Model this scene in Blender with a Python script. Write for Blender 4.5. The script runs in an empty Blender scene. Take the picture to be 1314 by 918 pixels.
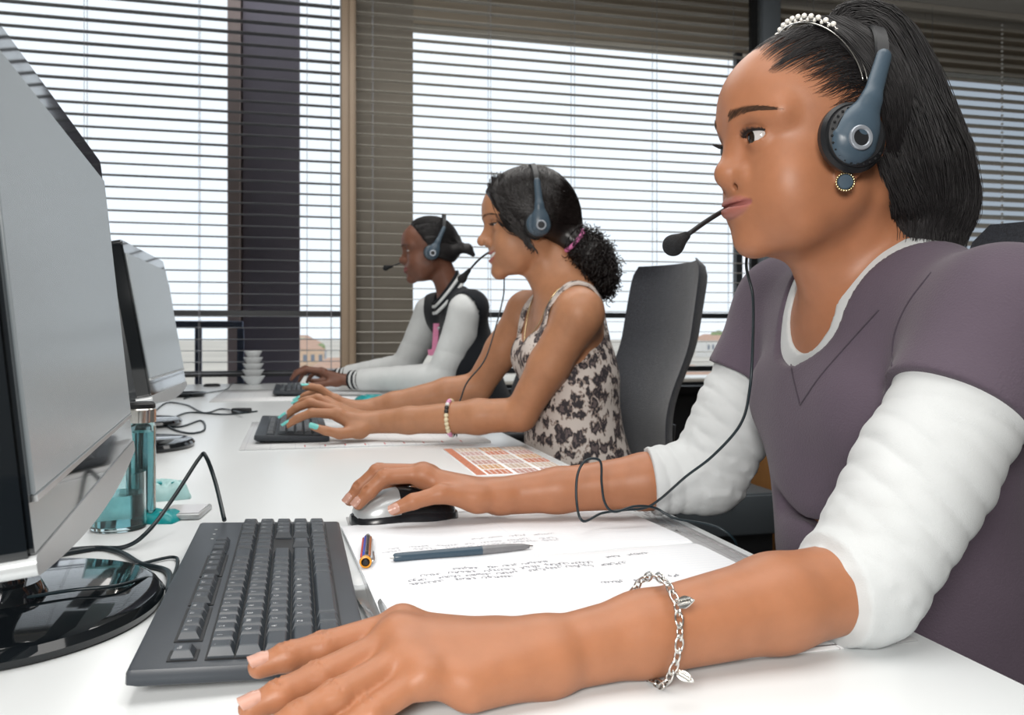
import bpy, bmesh, math, random
import numpy as np
from mathutils import Vector, Matrix, Euler
from mathutils.bvhtree import BVHTree

# ---------------------------------------------------------------- camera, sky, lamps, exposure
SC = bpy.context.scene
COL = SC.collection
FPX = 1090.0                      # focal length in pixels of the 1314 wide frame
TH = math.atan(278 / FPX)         # camera yaw against the desk direction (+Y)
ct, st = math.cos(TH), math.sin(TH)
ZD = 0.73                         # desk top
HC = 0.98                         # camera height
HY = 427                          # horizon row
cd = bpy.data.cameras.new('camera')
cam = bpy.data.objects.new('camera', cd); COL.objects.link(cam)
cam.location = (0, 0, HC); cam.rotation_euler = (math.radians(90), 0, -TH)
cd.sensor_width = 36; cd.lens = 36 * FPX / 1314; cd.shift_y = -(459 - HY) / 1314
cd.clip_start = 0.02; cd.clip_end = 5000
cd.dof.use_dof = True; cd.dof.focus_distance = 0.80; cd.dof.aperture_fstop = 13
SC.camera = cam
vs = SC.view_settings
vs.view_transform = 'Standard'; vs.look = 'None'; vs.gamma = 1; vs.use_curve_mapping = False
vs.exposure = 0.0
SC.cycles.max_bounces = 12; SC.cycles.diffuse_bounces = 3; SC.cycles.glossy_bounces = 3
SC.cycles.transparent_max_bounces = 8; SC.cycles.transmission_bounces = 10
SC.cycles.caustics_reflective = False; SC.cycles.caustics_refractive = False
w = bpy.data.worlds.new('world'); SC.world = w; w.use_nodes = True
bg = w.node_tree.nodes['Background']
bg.inputs[0].default_value = (0.885, 0.93, 1.0, 1); bg.inputs[1].default_value = 1.20

def lamp(name, kind, loc, target, energy, size=(1, 1), color=(1, 1, 1)):
    ld = bpy.data.lights.new(name, kind); ld.energy = energy; ld.color = color
    if kind == 'AREA':
        ld.shape = 'RECTANGLE'; ld.size, ld.size_y = size
    o = bpy.data.objects.new(name, ld); COL.objects.link(o); o.location = loc
    o.rotation_euler = (Vector(target) - Vector(loc)).to_track_quat('-Z', 'Y').to_euler()
    return o
lamp('flash_lamp', 'AREA', (-0.45, -0.70, 1.42), (0.5, 1.2, 0.98), 30, (0.5, 0.4), (1.0, 0.97, 0.93))
lamp('ceiling_lamp', 'AREA', (0.3, 0.4, 2.94), (0.3, 0.4, 0), 44, (2.6, 1.6), (1.0, 0.98, 0.95))
lamp('ceiling_lamp', 'AREA', (0.6, 2.7, 2.94), (0.6, 2.7, 0), 46, (2.6, 1.6), (1.0, 0.98, 0.95))

# ---------------------------------------------------------------- helpers
def P(px, py, t):
    """a photo point at depth t -> where that thing stands in the room"""
    r = (px - 657) / FPX * t
    return Vector((r * ct + t * st, t * ct - r * st, HC - (py - HY) / FPX * t))
def D(px, py, z=ZD):
    return P(px, py, (HC - z) * FPX / (py - HY))

def tag(o, label=None, cat=None, group=None, kind=None):
    if label: o['label'] = label
    if cat: o['category'] = cat
    if group: o['group'] = group
    if kind: o['kind'] = kind
    return o
def empty(name, loc, rz=0.0, label=None, cat=None, group=None):
    o = bpy.data.objects.new(name, None); COL.objects.link(o)
    o.location = loc; o.rotation_euler = (0, 0, rz); o.empty_display_size = 0.05
    return tag(o, label, cat, group)
def link(name, me, parent=None, world=False):
    o = bpy.data.objects.new(name, me); COL.objects.link(o)
    if parent is not None:
        o.parent = parent
        if world: o.matrix_parent_inverse = basis(parent).inverted()
    return o
def basis(o):
    m = Matrix.LocRotScale(o.location, o.rotation_euler, o.scale)
    return m if o.parent is None else basis(o.parent) @ o.matrix_parent_inverse @ m
def obj(name, bm, m, parent=None, smooth=None, world=False):
    """bmesh -> ONE linked mesh object; smooth = angle in degrees under which edges are smooth"""
    me = bpy.data.meshes.new(name)
    if smooth:
        for f in bm.faces: f.smooth = True
        a = math.radians(smooth)
        for e in bm.edges:
            if len(e.link_faces) == 2 and e.calc_face_angle(0) > a: e.smooth = False
    bm.to_mesh(me); bm.free()
    for k in (m if isinstance(m, (list, tuple)) else [m]): me.materials.append(k)
    return link(name, me, parent, world)
def arrmesh(name, V, Fq, m, smooth=True):
    """numpy verts and faces (all of one arity) -> mesh"""
    V = np.asarray(V, np.float32); Fq = np.asarray(Fq, np.int32)
    me = bpy.data.meshes.new(name); n, k = Fq.shape
    me.vertices.add(len(V)); me.vertices.foreach_set('co', V.ravel())
    me.loops.add(n * k); me.loops.foreach_set('vertex_index', Fq.ravel())
    me.polygons.add(n); me.polygons.foreach_set('loop_start', np.arange(0, n * k, k, dtype=np.int32))
    me.polygons.foreach_set('use_smooth', np.full(n, smooth, bool))
    me.update(calc_edges=True)
    for q in (m if isinstance(m, (list, tuple)) else [m]): me.materials.append(q)
    return me
def box(bm, c, s, rot=None, bev=0.0, seg=2):
    """box of centre c and full size s, optionally bevelled"""
    r = bmesh.ops.create_cube(bm, size=1.0)
    vs_ = r['verts']
    bmesh.ops.scale(bm, vec=Vector(s), verts=vs_)
    if bev:
        es = list({e for v in vs_ for e in v.link_edges})
        rr = bmesh.ops.bevel(bm, geom=es, offset=bev, segments=seg, affect='EDGES', profile=0.5)
        vs_ = list({v for f in rr['faces'] for v in f.verts} | {v for v in vs_ if v.is_valid})
    if rot is not None: bmesh.ops.rotate(bm, cent=(0, 0, 0), matrix=rot, verts=vs_)
    bmesh.ops.translate(bm, vec=Vector(c), verts=vs_)
    return vs_
def boxo(name, c, s, m, parent=None, rot=None, bev=0.0, seg=2, world=False):
    bm = bmesh.new(); box(bm, c, s, rot, bev, seg)
    return obj(name, bm, m, parent, 40 if bev else None, world)
def lathe(name, prof, m, parent=None, n=40, c=(0, 0, 0), smooth=35, world=False, sx=1, sy=1):
    bm = bmesh.new(); rings = []
    for r, z in prof:
        if r < 1e-6: rings.append([bm.verts.new((c[0], c[1], c[2] + z))])
        else: rings.append([bm.verts.new((c[0] + sx * r * math.cos(2 * math.pi * k / n), c[1] + sy * r * math.sin(2 * math.pi * k / n), c[2] + z)) for k in range(n)])
    for a, b in zip(rings, rings[1:]):
        for k in range(n):
            q = [a[k % len(a)], a[(k + 1) % len(a)], b[(k + 1) % len(b)], b[k % len(b)]]
            u = []
            for v in q:
                if v not in u: u.append(v)
            if len(u) > 2: bm.faces.new(u)
    bmesh.ops.recalc_face_normals(bm, faces=bm.faces)
    return obj(name, bm, m, parent, smooth, world)
def crom(pts, n=8):
    """Catmull-Rom through pts"""
    p = [Vector(q) for q in pts]; p = [2 * p[0] - p[1]] + p + [2 * p[-1] - p[-2]]
    out = []
    for i in range(1, len(p) - 2):
        for k in range(n):
            t = k / n; a, b, c_, d = p[i - 1:i + 3]
            out.append(0.5 * ((2 * b) + (-a + c_) * t + (2 * a - 5 * b + 4 * c_ - d) * t * t + (-a + 3 * b - 3 * c_ + d) * t ** 3))
    return out + [p[-2]]
def tube_arrays(paths, rads, ns=6, flat=None):
    """many poly-lines of equal length L -> tubes. paths (N,L,3), rads (N,L) or (L,)"""
    Pn = np.asarray(paths, float); N, L, _ = Pn.shape
    T = np.gradient(Pn, axis=1); T /= np.linalg.norm(T, axis=2, keepdims=True) + 1e-12
    ref = np.tile(np.array([0.31, 0.22, 0.92]), (N, 1)); n0 = np.zeros_like(Pn)
    v = ref - (ref * T[:, 0]).sum(1, keepdims=True) * T[:, 0]
    bad = np.linalg.norm(v, axis=1) < 0.2
    v[bad] = np.cross(T[bad, 0], [1, 0.1, 0]); v /= np.linalg.norm(v, axis=1, keepdims=True)
    for i in range(L):
        v = v - (v * T[:, i]).sum(1, keepdims=True) * T[:, i]
        v /= np.linalg.norm(v, axis=1, keepdims=True) + 1e-12
        n0[:, i] = v
    B = np.cross(T, n0)
    R = np.broadcast_to(np.asarray(rads, float), (N, L))[:, :, None, None]
    a = np.arange(ns) * 2 * np.pi / ns
    V = Pn[:, :, None, :] + R * (np.cos(a)[None, None, :, None] * n0[:, :, None, :] + np.sin(a)[None, None, :, None] * B[:, :, None, :])
    idx = np.arange(N * L * ns).reshape(N, L, ns)
    A = idx[:, :-1]; Bq = idx[:, 1:]
    Fq = np.stack([A, np.roll(A, -1, 2), np.roll(Bq, -1, 2), Bq], -1).reshape(-1, 4)
    return V.reshape(-1, 3), Fq
def strands(name, paths, rads, m, parent=None, ns=4, world=True):
    V, Fq = tube_arrays(paths, rads, ns)
    return tag(link(name, arrmesh(name, V, Fq, m), parent, world), kind='stuff')
def cable(name, pts, r, m, parent=None, n=8, ns=8, world=False):
    bm = bmesh.new(); c = crom(pts, n)
    V, Fq = tube_arrays([[tuple(q) for q in c]], np.full(len(c), r), ns)
    vv = [bm.verts.new(q) for q in V]
    for f in Fq: bm.faces.new([vv[i] for i in f])
    bm.faces.new(vv[:ns][::-1]); bm.faces.new(vv[-ns:])
    return obj(name, bm, m, parent, 50, world)

# ---------------------------------------------------------------- materials
def mat(name, col, rough=0.5, metal=0.0, spec=0.5, noise=None, bump=None, trans=0.0, ior=1.45, emit=None, coat=0.0, alpha=1.0, sheen=0.0, sss=0.0):
    """procedural Principled material; noise=(scale, darkest factor), bump=(scale, strength)"""
    m = bpy.data.materials.new(name); m.use_nodes = True
    nt = m.node_tree; b = nt.nodes['Principled BSDF']
    b.inputs['Base Color'].default_value = (*col, 1); b.inputs['Roughness'].default_value = rough
    b.inputs['Metallic'].default_value = metal; b.inputs['Specular IOR Level'].default_value = spec
    b.inputs['Transmission Weight'].default_value = trans; b.inputs['IOR'].default_value = ior
    b.inputs['Coat Weight'].default_value = coat; b.inputs['Alpha'].default_value = alpha
    b.inputs['Sheen Weight'].default_value = sheen
    if sss:
        b.inputs['Subsurface Weight'].default_value = sss; b.inputs['Subsurface Radius'].default_value = (1, 0.35, 0.2)
        b.inputs['Subsurface Scale'].default_value = 0.006
    if emit:
        b.inputs['Emission Color'].default_value = (*emit[0], 1); b.inputs['Emission Strength'].default_value = emit[1]
    tc = nt.nodes.new('ShaderNodeTexCoord')
    if noise:
        n = nt.nodes.new('ShaderNodeTexNoise'); n.inputs['Scale'].default_value = noise[0]; n.inputs['Detail'].default_value = 4
        r = nt.nodes.new('ShaderNodeMapRange'); r.inputs[1].default_value = 0.3; r.inputs[2].default_value = 0.7
        r.inputs[3].default_value = noise[1]; r.inputs[4].default_value = 1.0
        x = nt.nodes.new('ShaderNodeMix'); x.data_type = 'RGBA'; x.blend_type = 'MULTIPLY'; x.inputs[0].default_value = 1
        x.inputs[6].default_value = (*col, 1)
        nt.links.new(tc.outputs['Object'], n.inputs['Vector']); nt.links.new(n.outputs[0], r.inputs[0])
        nt.links.new(r.outputs[0], x.inputs[7]); nt.links.new(x.outputs[2], b.inputs['Base Color'])
    if bump:
        n = nt.nodes.new('ShaderNodeTexNoise'); n.inputs['Scale'].default_value = bump[0]; n.inputs['Detail'].default_value = 3
        u = nt.nodes.new('ShaderNodeBump'); u.inputs['Strength'].default_value = bump[1]; u.inputs['Distance'].default_value = 0.002
        nt.links.new(tc.outputs['Object'], n.inputs['Vector']); nt.links.new(n.outputs[0], u.inputs['Height'])
        nt.links.new(u.outputs[0], b.inputs['Normal'])
    return m
def nodes(m): return m.node_tree, m.node_tree.nodes, m.node_tree.links, m.node_tree.nodes['Principled BSDF']
M = {}
M['desk'] = mat('white_laminate', (0.77, 0.80, 0.81), 0.26, bump=(900, 0.02))
M['wall'] = mat('painted_wall', (0.72, 0.70, 0.66), 0.8, noise=(3, 0.95))
M['ceiling'] = mat('ceiling_paint', (0.82, 0.82, 0.80), 0.9, noise=(2, 0.96))
M['floor'] = mat('carpet', (0.06, 0.06, 0.065), 0.95, noise=(180, 0.6), bump=(300, 0.5))
M['dark_wall'] = mat('dark_panel', (0.012, 0.012, 0.014), 0.5, noise=(6, 0.8))
M['black'] = mat('gloss_black', (0.006, 0.008, 0.010), 0.06, coat=0.3, noise=(4, 0.9))
M['black_matte'] = mat('matte_black', (0.012, 0.013, 0.015), 0.5, noise=(40, 0.85))
M['kb'] = mat('keyboard_plastic', (0.040, 0.047, 0.057), 0.4, bump=(1500, 0.05), noise=(20, 0.9))
M['key'] = mat('key_plastic', (0.050, 0.059, 0.070), 0.36, bump=(1600, 0.06), noise=(30, 0.92))
M['legend'] = mat('legend_print', (0.75, 0.76, 0.78), 0.5, noise=(50, 0.9))
M['silver'] = mat('silver_plastic', (0.48, 0.50, 0.51), 0.3, 0.35, noise=(15, 0.95))
M['metal'] = mat('polished_metal', (0.78, 0.77, 0.74), 0.18, 1.0, noise=(30, 0.9))
M['blind'] = mat('slat_aluminium', (0.68, 0.65, 0.59), 0.42, noise=(7, 0.92))
M['blind_backlit'] = mat('slat_backlit_dark', (0.17, 0.175, 0.19), 0.42, noise=(7, 0.92))  # same slats as the other blinds, backlit shade put into the colour
M['cord'] = mat('blind_cord', (0.32, 0.33, 0.36), 0.7, noise=(50, 0.9))
M['paper'] = mat('paper', (0.86, 0.87, 0.88), 0.7, noise=(60, 0.98))
M['ink'] = mat('ink', (0.22, 0.22, 0.26), 0.6, noise=(300, 0.6))
M['cable'] = mat('cable_rubber', (0.010, 0.020, 0.026), 0.38, noise=(60, 0.85))
# ---------------------------------------------------------------- implicit surfaces: one continuous skin per body
def axis(*segs):
    """(start, end, step) runs -> one rising coordinate axis with finer and coarser stretches"""
    out = []
    for a, b, s in segs:
        n = max(1, round((b - a) / s)); out += list(a + (b - a) * np.arange(n) / n)
    return np.array(out + [segs[-1][1]], np.float32)
def frame(f, u):
    """rows f, l, u: forward, left, up"""
    f = Vector(f).normalized(); l = Vector(u).cross(f).normalized(); return np.array([f, l, f.cross(l)])
class Field:
    def __init__(s): s.pr = []
    def add(s, fn, lo, hi, op, k): s.pr.append((fn, np.array(lo, float), np.array(hi, float), op, k))
    def cap(s, a, b, ra, rb, k=0.01, op='u', n=None, fl=1.0, wr=None, cut=0):
        """tapered capsule a-b; n, fl: flattened to fl of its radius along n; wr=(amp, freq, twist, phase): cloth wrinkles; cut 1: flat end at b, 2: flat at a, 3: both"""
        a = np.array(a, float); b = np.array(b, float)
        if n is not None: n = np.array(n, float); n /= np.linalg.norm(n)
        def st_(p): return p if n is None else p + n * (p @ n) * (1 / fl - 1)
        A, B = st_(a), st_(b); ba = B - A; bb = max(ba @ ba, 1e-12)
        def fn(X, Y, Z):
            if n is None: x, y, z = X - a[0], Y - a[1], Z - a[2]
            else:
                dn = (X * n[0] + Y * n[1] + Z * n[2]) * np.float32(1 / fl - 1)
                x, y, z = X + dn * n[0] - A[0], Y + dn * n[1] - A[1], Z + dn * n[2] - A[2]
            hraw = (x * ba[0] + y * ba[1] + z * ba[2]) / bb
            h = np.clip(hraw, 0, 1)
            x = x - h * ba[0]; y = y - h * ba[1]; z = z - h * ba[2]
            d = np.sqrt(x * x + y * y + z * z) - (ra + (rb - ra) * h)
            if wr is not None:
                L = math.sqrt(bb)
                q = (2 * np.abs(np.sin(0.5 * (wr[1] * L * hraw + wr[2] * (x - 0.7 * y) + wr[3] + 1.1 * np.sin(34 * (x + z) + 21 * y + wr[3])))) ** 0.6 - 1) * (0.65 + 0.35 * np.sin(31 * L * hraw + 2 * wr[3] + 30 * y))
                d = d - wr[0] * q
            d = d * (1 if n is None else (1 + fl) / 2)
            if cut & 1: d = np.maximum(d, (hraw - 1) * math.sqrt(bb))
            if cut & 2: d = np.maximum(d, -hraw * math.sqrt(bb))
            return d
        m = max(ra, rb) + (wr[0] if wr else 0)
        s.add(fn, np.minimum(a, b) - m, np.maximum(a, b) + m, op, k)
    def ball(s, c, r, k=0.01, op='u'): s.cap(c, c, r, r, k, op)
    def chain(s, pts, rad, k=0.008, op='u'):
        for i in range(len(pts) - 1): s.cap(pts[i], pts[i + 1], rad[i], rad[i + 1], k, op)
    def ell(s, c, r, R=None, k=0.01, op='u'):
        c = np.array(c, float); r = np.array(r, float); R = np.eye(3) if R is None else np.array(R, float)
        def fn(X, Y, Z):
            x, y, z = X - c[0], Y - c[1], Z - c[2]
            k0 = 0; k1 = 0
            for i in range(3):
                q = (x * R[i, 0] + y * R[i, 1] + z * R[i, 2]) / r[i]
                k0 = k0 + q * q; k1 = k1 + (q / r[i]) ** 2
            k0 = np.sqrt(k0); return k0 * (k0 - 1) / np.sqrt(k1 + 1e-12)
        m = np.abs(R.T) @ r
        s.add(fn, c - m, c + m, op, k)
    def half(s, c, n, lo, hi, k=0.004):
        """cut away everything on the +n side of c, inside the box lo..hi"""
        c = np.array(c, float); n = np.array(n, float); n /= np.linalg.norm(n)
        s.add(lambda X, Y, Z: -((X - c[0]) * n[0] + (Y - c[1]) * n[1] + (Z - c[2]) * n[2]), lo, hi, 's', k)
    def at(s, pts):
        X, Y, Z = np.asarray(pts, float).T; d = np.full(len(X), 0.1)
        for fn, lo, hi, op, k in s.pr: d = comb(d, fn(X, Y, Z), op, k)
        return d
    def mesh(s, name, ax, m, smooth=0):
        X, Y, Z = ax; G = np.full((len(X), len(Y), len(Z)), 0.05, np.float32)
        for fn, lo, hi, op, k in s.pr:
            g = k + 0.012
            i0, i1 = np.searchsorted(X, [lo[0] - g, hi[0] + g]); j0, j1 = np.searchsorted(Y, [lo[1] - g, hi[1] + g]); k0, k1 = np.searchsorted(Z, [lo[2] - g, hi[2] + g])
            if i1 <= i0 or j1 <= j0 or k1 <= k0: continue
            sub = G[i0:i1, j0:j1, k0:k1]
            e = fn(X[i0:i1, None, None], Y[None, j0:j1, None], Z[None, None, k0:k1]).astype(np.float32)
            sub[...] = comb(sub, e, op, k)
        return arrmesh(name, *nets(G, X, Y, Z), m)
def comb(d, e, op, k):
    k = max(k, 1e-5)
    if op == 'u': h = np.maximum(k - np.abs(d - e), 0); return np.minimum(d, e) - h * h * (0.25 / k)
    e = -e; h = np.maximum(k - np.abs(d - e), 0); return np.maximum(d, e) + h * h * (0.25 / k)
def nets(G, X, Y, Z):
    """naive surface nets on a rectilinear grid"""
    S = G < 0; nx, ny, nz = G.shape
    cnt = np.zeros((nx - 1, ny - 1, nz - 1), np.uint8)
    for a in (0, 1):
        for b in (0, 1):
            for c in (0, 1): cnt += S[a:nx - 1 + a, b:ny - 1 + b, c:nz - 1 + c]
    act = np.flatnonzero((cnt > 0) & (cnt < 8)); del cnt
    i, j, k = np.unravel_index(act, (nx - 1, ny - 1, nz - 1))
    val = np.empty((2, 2, 2, len(act)), np.float32)
    for a in (0, 1):
        for b in (0, 1):
            for c in (0, 1): val[a, b, c] = G[i + a, j + b, k + c]
    acc = np.zeros((3, len(act)), np.float32); num = np.zeros(len(act), np.float32)
    for axn in range(3):
        for a in (0, 1):
            for b in (0, 1):
                q0 = [a, b]; q0.insert(axn, 0); q1 = [a, b]; q1.insert(axn, 1)
                v0 = val[tuple(q0)]; v1 = val[tuple(q1)]; m = (v0 < 0) != (v1 < 0)
                t = np.where(m, v0 / np.where(m, v0 - v1, 1), 0)
                for q in range(3):
                    acc[q] += m * (t if q == axn else float(q0[q]))
                num += m
    acc /= num
    V = np.stack([X[i] + acc[0] * (X[i + 1] - X[i]), Y[j] + acc[1] * (Y[j + 1] - Y[j]), Z[k] + acc[2] * (Z[k + 1] - Z[k])], 1)
    cy, cz = (ny - 1) * (nz - 1), (nz - 1)
    def vid(a, b, c): return np.searchsorted(act, a * cy + b * cz + c)
    Fq = []
    for axn in range(3):
        sl0 = [slice(1, -1)] * 3; sl1 = [slice(1, -1)] * 3
        sl0[axn] = slice(0, -1); sl1[axn] = slice(1, None)
        A, B = S[tuple(sl0)], S[tuple(sl1)]
        for up in (0, 1):
            p = np.argwhere(A & ~B) if up else np.argwhere(~A & B)
            if not len(p): continue
            off = np.array([1, 1, 1]); off[axn] = 0; p = p + off
            d1 = np.zeros(3, int); d2 = np.zeros(3, int); d1[(axn + 1) % 3] = 1; d2[(axn + 2) % 3] = 1
            q = [p - d1 - d2, p - d2, p, p - d1]
            f = np.stack([vid(*w_.T) for w_ in q], 1)
            Fq.append(f if up else f[:, ::-1])
    return V, np.concatenate(Fq)
# ---------------------------------------------------------------- the room
def struct(name, c, s, m, **k): return tag(boxo(name, c, s, m, **k), kind='structure')
XL, XR, YB, YW, ZC = -3.2, 5.8, -3.2, 4.52, 2.98
struct('floor', ((XL + XR) / 2, (YB + YW) / 2 + 0.13, -0.05), (XR - XL, YW - YB + 0.26, 0.1), M['floor'])
struct('ceiling', ((XL + XR) / 2, (YB + YW) / 2 + 0.13, ZC + 0.05), (XR - XL, YW - YB + 0.26, 0.1), M['ceiling'])
struct('wall_left', (XL - 0.05, (YB + YW) / 2 + 0.13, ZC / 2), (0.1, YW - YB + 0.26, ZC), M['wall'])
struct('wall_right', (XR + 0.05, (YB + YW) / 2 + 0.13, ZC / 2), (0.1, YW - YB + 0.26, ZC), M['wall'])
struct('wall_back', ((XL + XR) / 2, YB - 0.05, ZC / 2), (XR - XL + 0.2, 0.1, ZC), M['wall'])
ZS, ZH = 0.66, 2.672                                   # sill and head of the window band
M['fascia'] = mat('lintel_cladding', (0.46, 0.40, 0.32), 0.7, noise=(3, 0.9))
M['mullion'] = mat('brown_frame_paint', (0.36, 0.27, 0.19), 0.45, noise=(5, 0.92))
M['column'] = mat('grey_brown_column', (0.32, 0.29, 0.245), 0.6, noise=(4, 0.85))
M['post'] = mat('grey_post_paint', (0.20, 0.23, 0.26), 0.5, noise=(4, 0.95))
M['sillm'] = mat('black_sill', (0.02, 0.02, 0.022), 0.35, noise=(5, 0.9))
struct('wall_window', ((XL + XR) / 2, YW + 0.11, ZS / 2), (XR - XL, 0.2, ZS), M['dark_wall'])
def atY(px, Y):
    a = (px - 657) / FPX; t = Y / (ct - a * st); return a * t * ct + t * st
XM = atY(447, 4.6)
struct('trim_1', ((XM + XR) / 2, YW + 0.19, (ZH + ZC) / 2), (XR - XM, 0.14, ZC - ZH), M['fascia'])
struct('trim_2', ((XL + XR) / 2, YW + 0.03, ZS - 0.012), (XR - XL, 0.12, 0.045), M['sillm'], bev=0.004)
YM = 4.34
x0, x1 = atY(438, YM), atY(457, YM)
struct('trim_3', ((x0 + x1) / 2, YM + 0.07, (ZS + ZC) / 2), (x1 - x0, 0.13, ZC - ZS), M['mullion'], bev=0.006)
boxr = struct('trim_4', ((x0 + x1) / 2 + (x1 - x0) * 0.2, YM + 0.0, (ZS + ZC) / 2), ((x1 - x0) * 0.35, 0.03, ZC - ZS), M['mullion'], bev=0.004)
x0c, x1c = atY(452, 4.62), atY(530, 4.62)
struct('wall_column', ((x0c + x1c) / 2, 4.62 + 0.15, ZC / 2), (x1c - x0c, 0.3, ZC), M['column'])
x2, x3 = atY(966, YM), atY(974, YM)
struct('trim_5', ((x2 + x3) / 2, YM + 0.03, (ZS + ZC) / 2), (x3 - x2, 0.03, ZC - ZS), M['black_matte'])
x4, x5 = atY(980.5, YM), atY(1003, YM)
struct('trim_6', ((x4 + x5) / 2, YM + 0.07, (ZS + ZC) / 2), (x5 - x4, 0.13, ZC - ZS), M['post'], bev=0.006)
# the window panes and their frames: three windows
M['glass'] = mat('window_glass', (0.93, 0.97, 0.97), 0.0, trans=1.0, ior=1.02, noise=(1, 0.99))
M['tint'] = mat('tinted_window_glass', (0.33, 0.37, 0.40), 0.0, trans=1.0, ior=1.02, noise=(1, 0.99))
M['frame'] = mat('dark_window_frame', (0.055, 0.06, 0.068), 0.4, noise=(6, 0.9))
def window(name, xa, xb, gm, ZH=ZH):
    root = tag(empty(name, ((xa + xb) / 2, YW + 0.12, ZS)), kind='structure')
    boxo('pane', (0, 0, (ZH - ZS) / 2), (xb - xa, 0.008, ZH - ZS), gm, root)
    for z, h in ((0.02, 0.04), (0.105, 0.03), (0.42, 0.03)):
        boxo('frame_rail', (0, 0.015, z), (xb - xa, 0.045, h), M['frame'], root)
    for x in (xa + 0.02, xb - 0.02): boxo('frame_stile', (x - (xa + xb) / 2, 0.016, (ZH - ZS) / 2), (0.04, 0.045, ZH - ZS), M['frame'], root)
window('window_1', XL, x0 + 0.08, M['glass'], ZC); window('window_2', x1c - 0.06, x4 + 0.03, M['glass']); window('window_3', x5, XR, M['tint'])

# ---------------------------------------------------------------- blinds: every slat its own piece
PITCH = 0.0562
def blind(xa, xb, ztop, label, ang, cords, beads=None, bm_=None):
    YB_ = 4.40; cx = (xa + xb) / 2; w_ = xb - xa
    root = empty('venetian_blind', (cx, YB_, ZC - 0.02), 0, label, 'blind')
    boxo('head_rail', (0, 0, 0), (w_, 0.06, 0.036), M['blind'], root, bev=0.003)
    bm = bmesh.new(); n = 5; vv = []
    for i in range(n):                                  # a gently crowned slat, a closed shell
        y = (i / (n - 1) - 0.5) * 0.044; z = 0.0028 * (1 - (2 * y / 0.044) ** 2)
        vv.append([bm.verts.new((x, y, z + d)) for x in (-w_ / 2, w_ / 2) for d in (0, 0.0012)])
    for a, b in zip(vv, vv[1:]):
        bm.faces.new((a[1], a[3], b[3], b[1])); bm.faces.new((a[0], b[0], b[2], a[2]))
        bm.faces.new((a[0], a[1], b[1], b[0])); bm.faces.new((a[2], b[2], b[3], a[3]))
    bm.faces.new((vv[0][0], vv[0][2], vv[0][3], vv[0][1])); bm.faces.new((vv[-1][0], vv[-1][1], vv[-1][3], vv[-1][2]))
    bmesh.ops.recalc_face_normals(bm, faces=bm.faces)
    me = bpy.data.meshes.new('slat'); bm.to_mesh(me); bm.free(); me.materials.append(bm_ or M['blind'])
    z = ztop; k = 0
    while z > ZS + 0.05:
        if z < ZC - 0.05:
            s = link('slat', me, root); s.location = (0, 0, z - (ZC - 0.02))
            s.rotation_euler = (ang + 0.02 * math.sin(k * 2.3), 0.0006 * math.sin(k * 5.1), 0)
        z -= PITCH; k += 1
    boxo('bottom_rail', (0, 0, z + 0.01 - (ZC - 0.02)), (w_, 0.05, 0.018), M['blind'], root, bev=0.003)
    for x in cords:
        for dy in (-0.03, 0.03):
            boxo('ladder_cord', (x - cx, dy, (z - ZC) / 2 + 0.01), (0.0022, 0.0016, ZC - z - 0.02), M['cord'], root)
    if beads:
        bm = bmesh.new(); zz = ZC - 0.1
        while zz > 1.2:
            bmesh.ops.create_icosphere(bm, subdivisions=1, radius=0.0085, matrix=Matrix.Translation((beads - cx, -0.06, zz - (ZC - 0.02)))); zz -= 0.0265
        tag(obj('bead_chain', bm, M['cordw'], root, 60), kind='stuff')
M['cordw'] = mat('white_beads', (0.93, 0.93, 0.91), 0.4, noise=(50, 0.95))
Xp = lambda px: atY(px, 4.40)
blind(-2.9, x0 - 0.004, 2.519 + PITCH * 7, 'slatted blind with backlit shade put into its colour, over the window behind the row of monitors', -0.04, [Xp(110), Xp(256), Xp(394), Xp(425)], None, M['blind_backlit'])
blind(x1 + 0.004, x4 - 0.012, 2.62 + PITCH * 5 - 0.008, 'slatted blind behind the two farther women, its top slats beige', -0.01, [Xp(478), Xp(628), Xp(735), Xp(840), Xp(938)])
blind(x5 + 0.004, XR - 0.02, 2.60 + PITCH * 6, 'half closed slatted blind behind the near woman, with a white bead chain', 0.85, [Xp(1192), Xp(1040)], Xp(1276))

# ---------------------------------------------------------------- outside: pillars, ground, town
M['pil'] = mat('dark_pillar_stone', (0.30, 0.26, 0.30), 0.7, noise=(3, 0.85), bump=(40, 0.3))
M['pil2'] = mat('pink_pillar_strip', (0.55, 0.42, 0.38), 0.8, noise=(5, 0.9), bump=(60, 0.3))
xa, xb = atY(311, 5.3), atY(385, 5.3)
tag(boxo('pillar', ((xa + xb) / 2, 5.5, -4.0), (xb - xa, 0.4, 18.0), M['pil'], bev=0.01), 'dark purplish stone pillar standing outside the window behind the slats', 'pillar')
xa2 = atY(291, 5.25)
tag(boxo('pillar', ((xa2 + xa) / 2 - 0.004, 5.42, -4.0), (xa - xa2 - 0.01, 0.3, 18.0), M['pil2'], bev=0.01), 'narrow pinkish strip beside the dark pillar outside', 'pillar')  # pinkish left strip of the pillar, built as a box of its own
M['rail'] = mat('blue_grey_rail', (0.30, 0.34, 0.48), 0.5, noise=(5, 0.9))
xr0, xr1 = atY(-40, 5.0), atY(312, 5.0)
rl = empty('balcony_railing', ((xr0 + xr1) / 2, 5.0, 0.6), 0, 'blue grey railing outside the window, seen above the far monitors', 'railing')
boxo('top_rail', (0, 0, 0.425), (xr1 - xr0, 0.05, 0.04), M['rail'], rl, bev=0.005)
for k in range(7): boxo('rail_post', ((k / 6 - 0.5) * (xr1 - xr0) * 0.98, 0, -0.2), (0.035, 0.035, 1.22), M['rail'], rl)
M['ground'] = mat('hazy_ground', (0.66, 0.60, 0.52), 1.0, noise=(0.01, 0.75))  # distance haze is put into this pale colour
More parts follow.
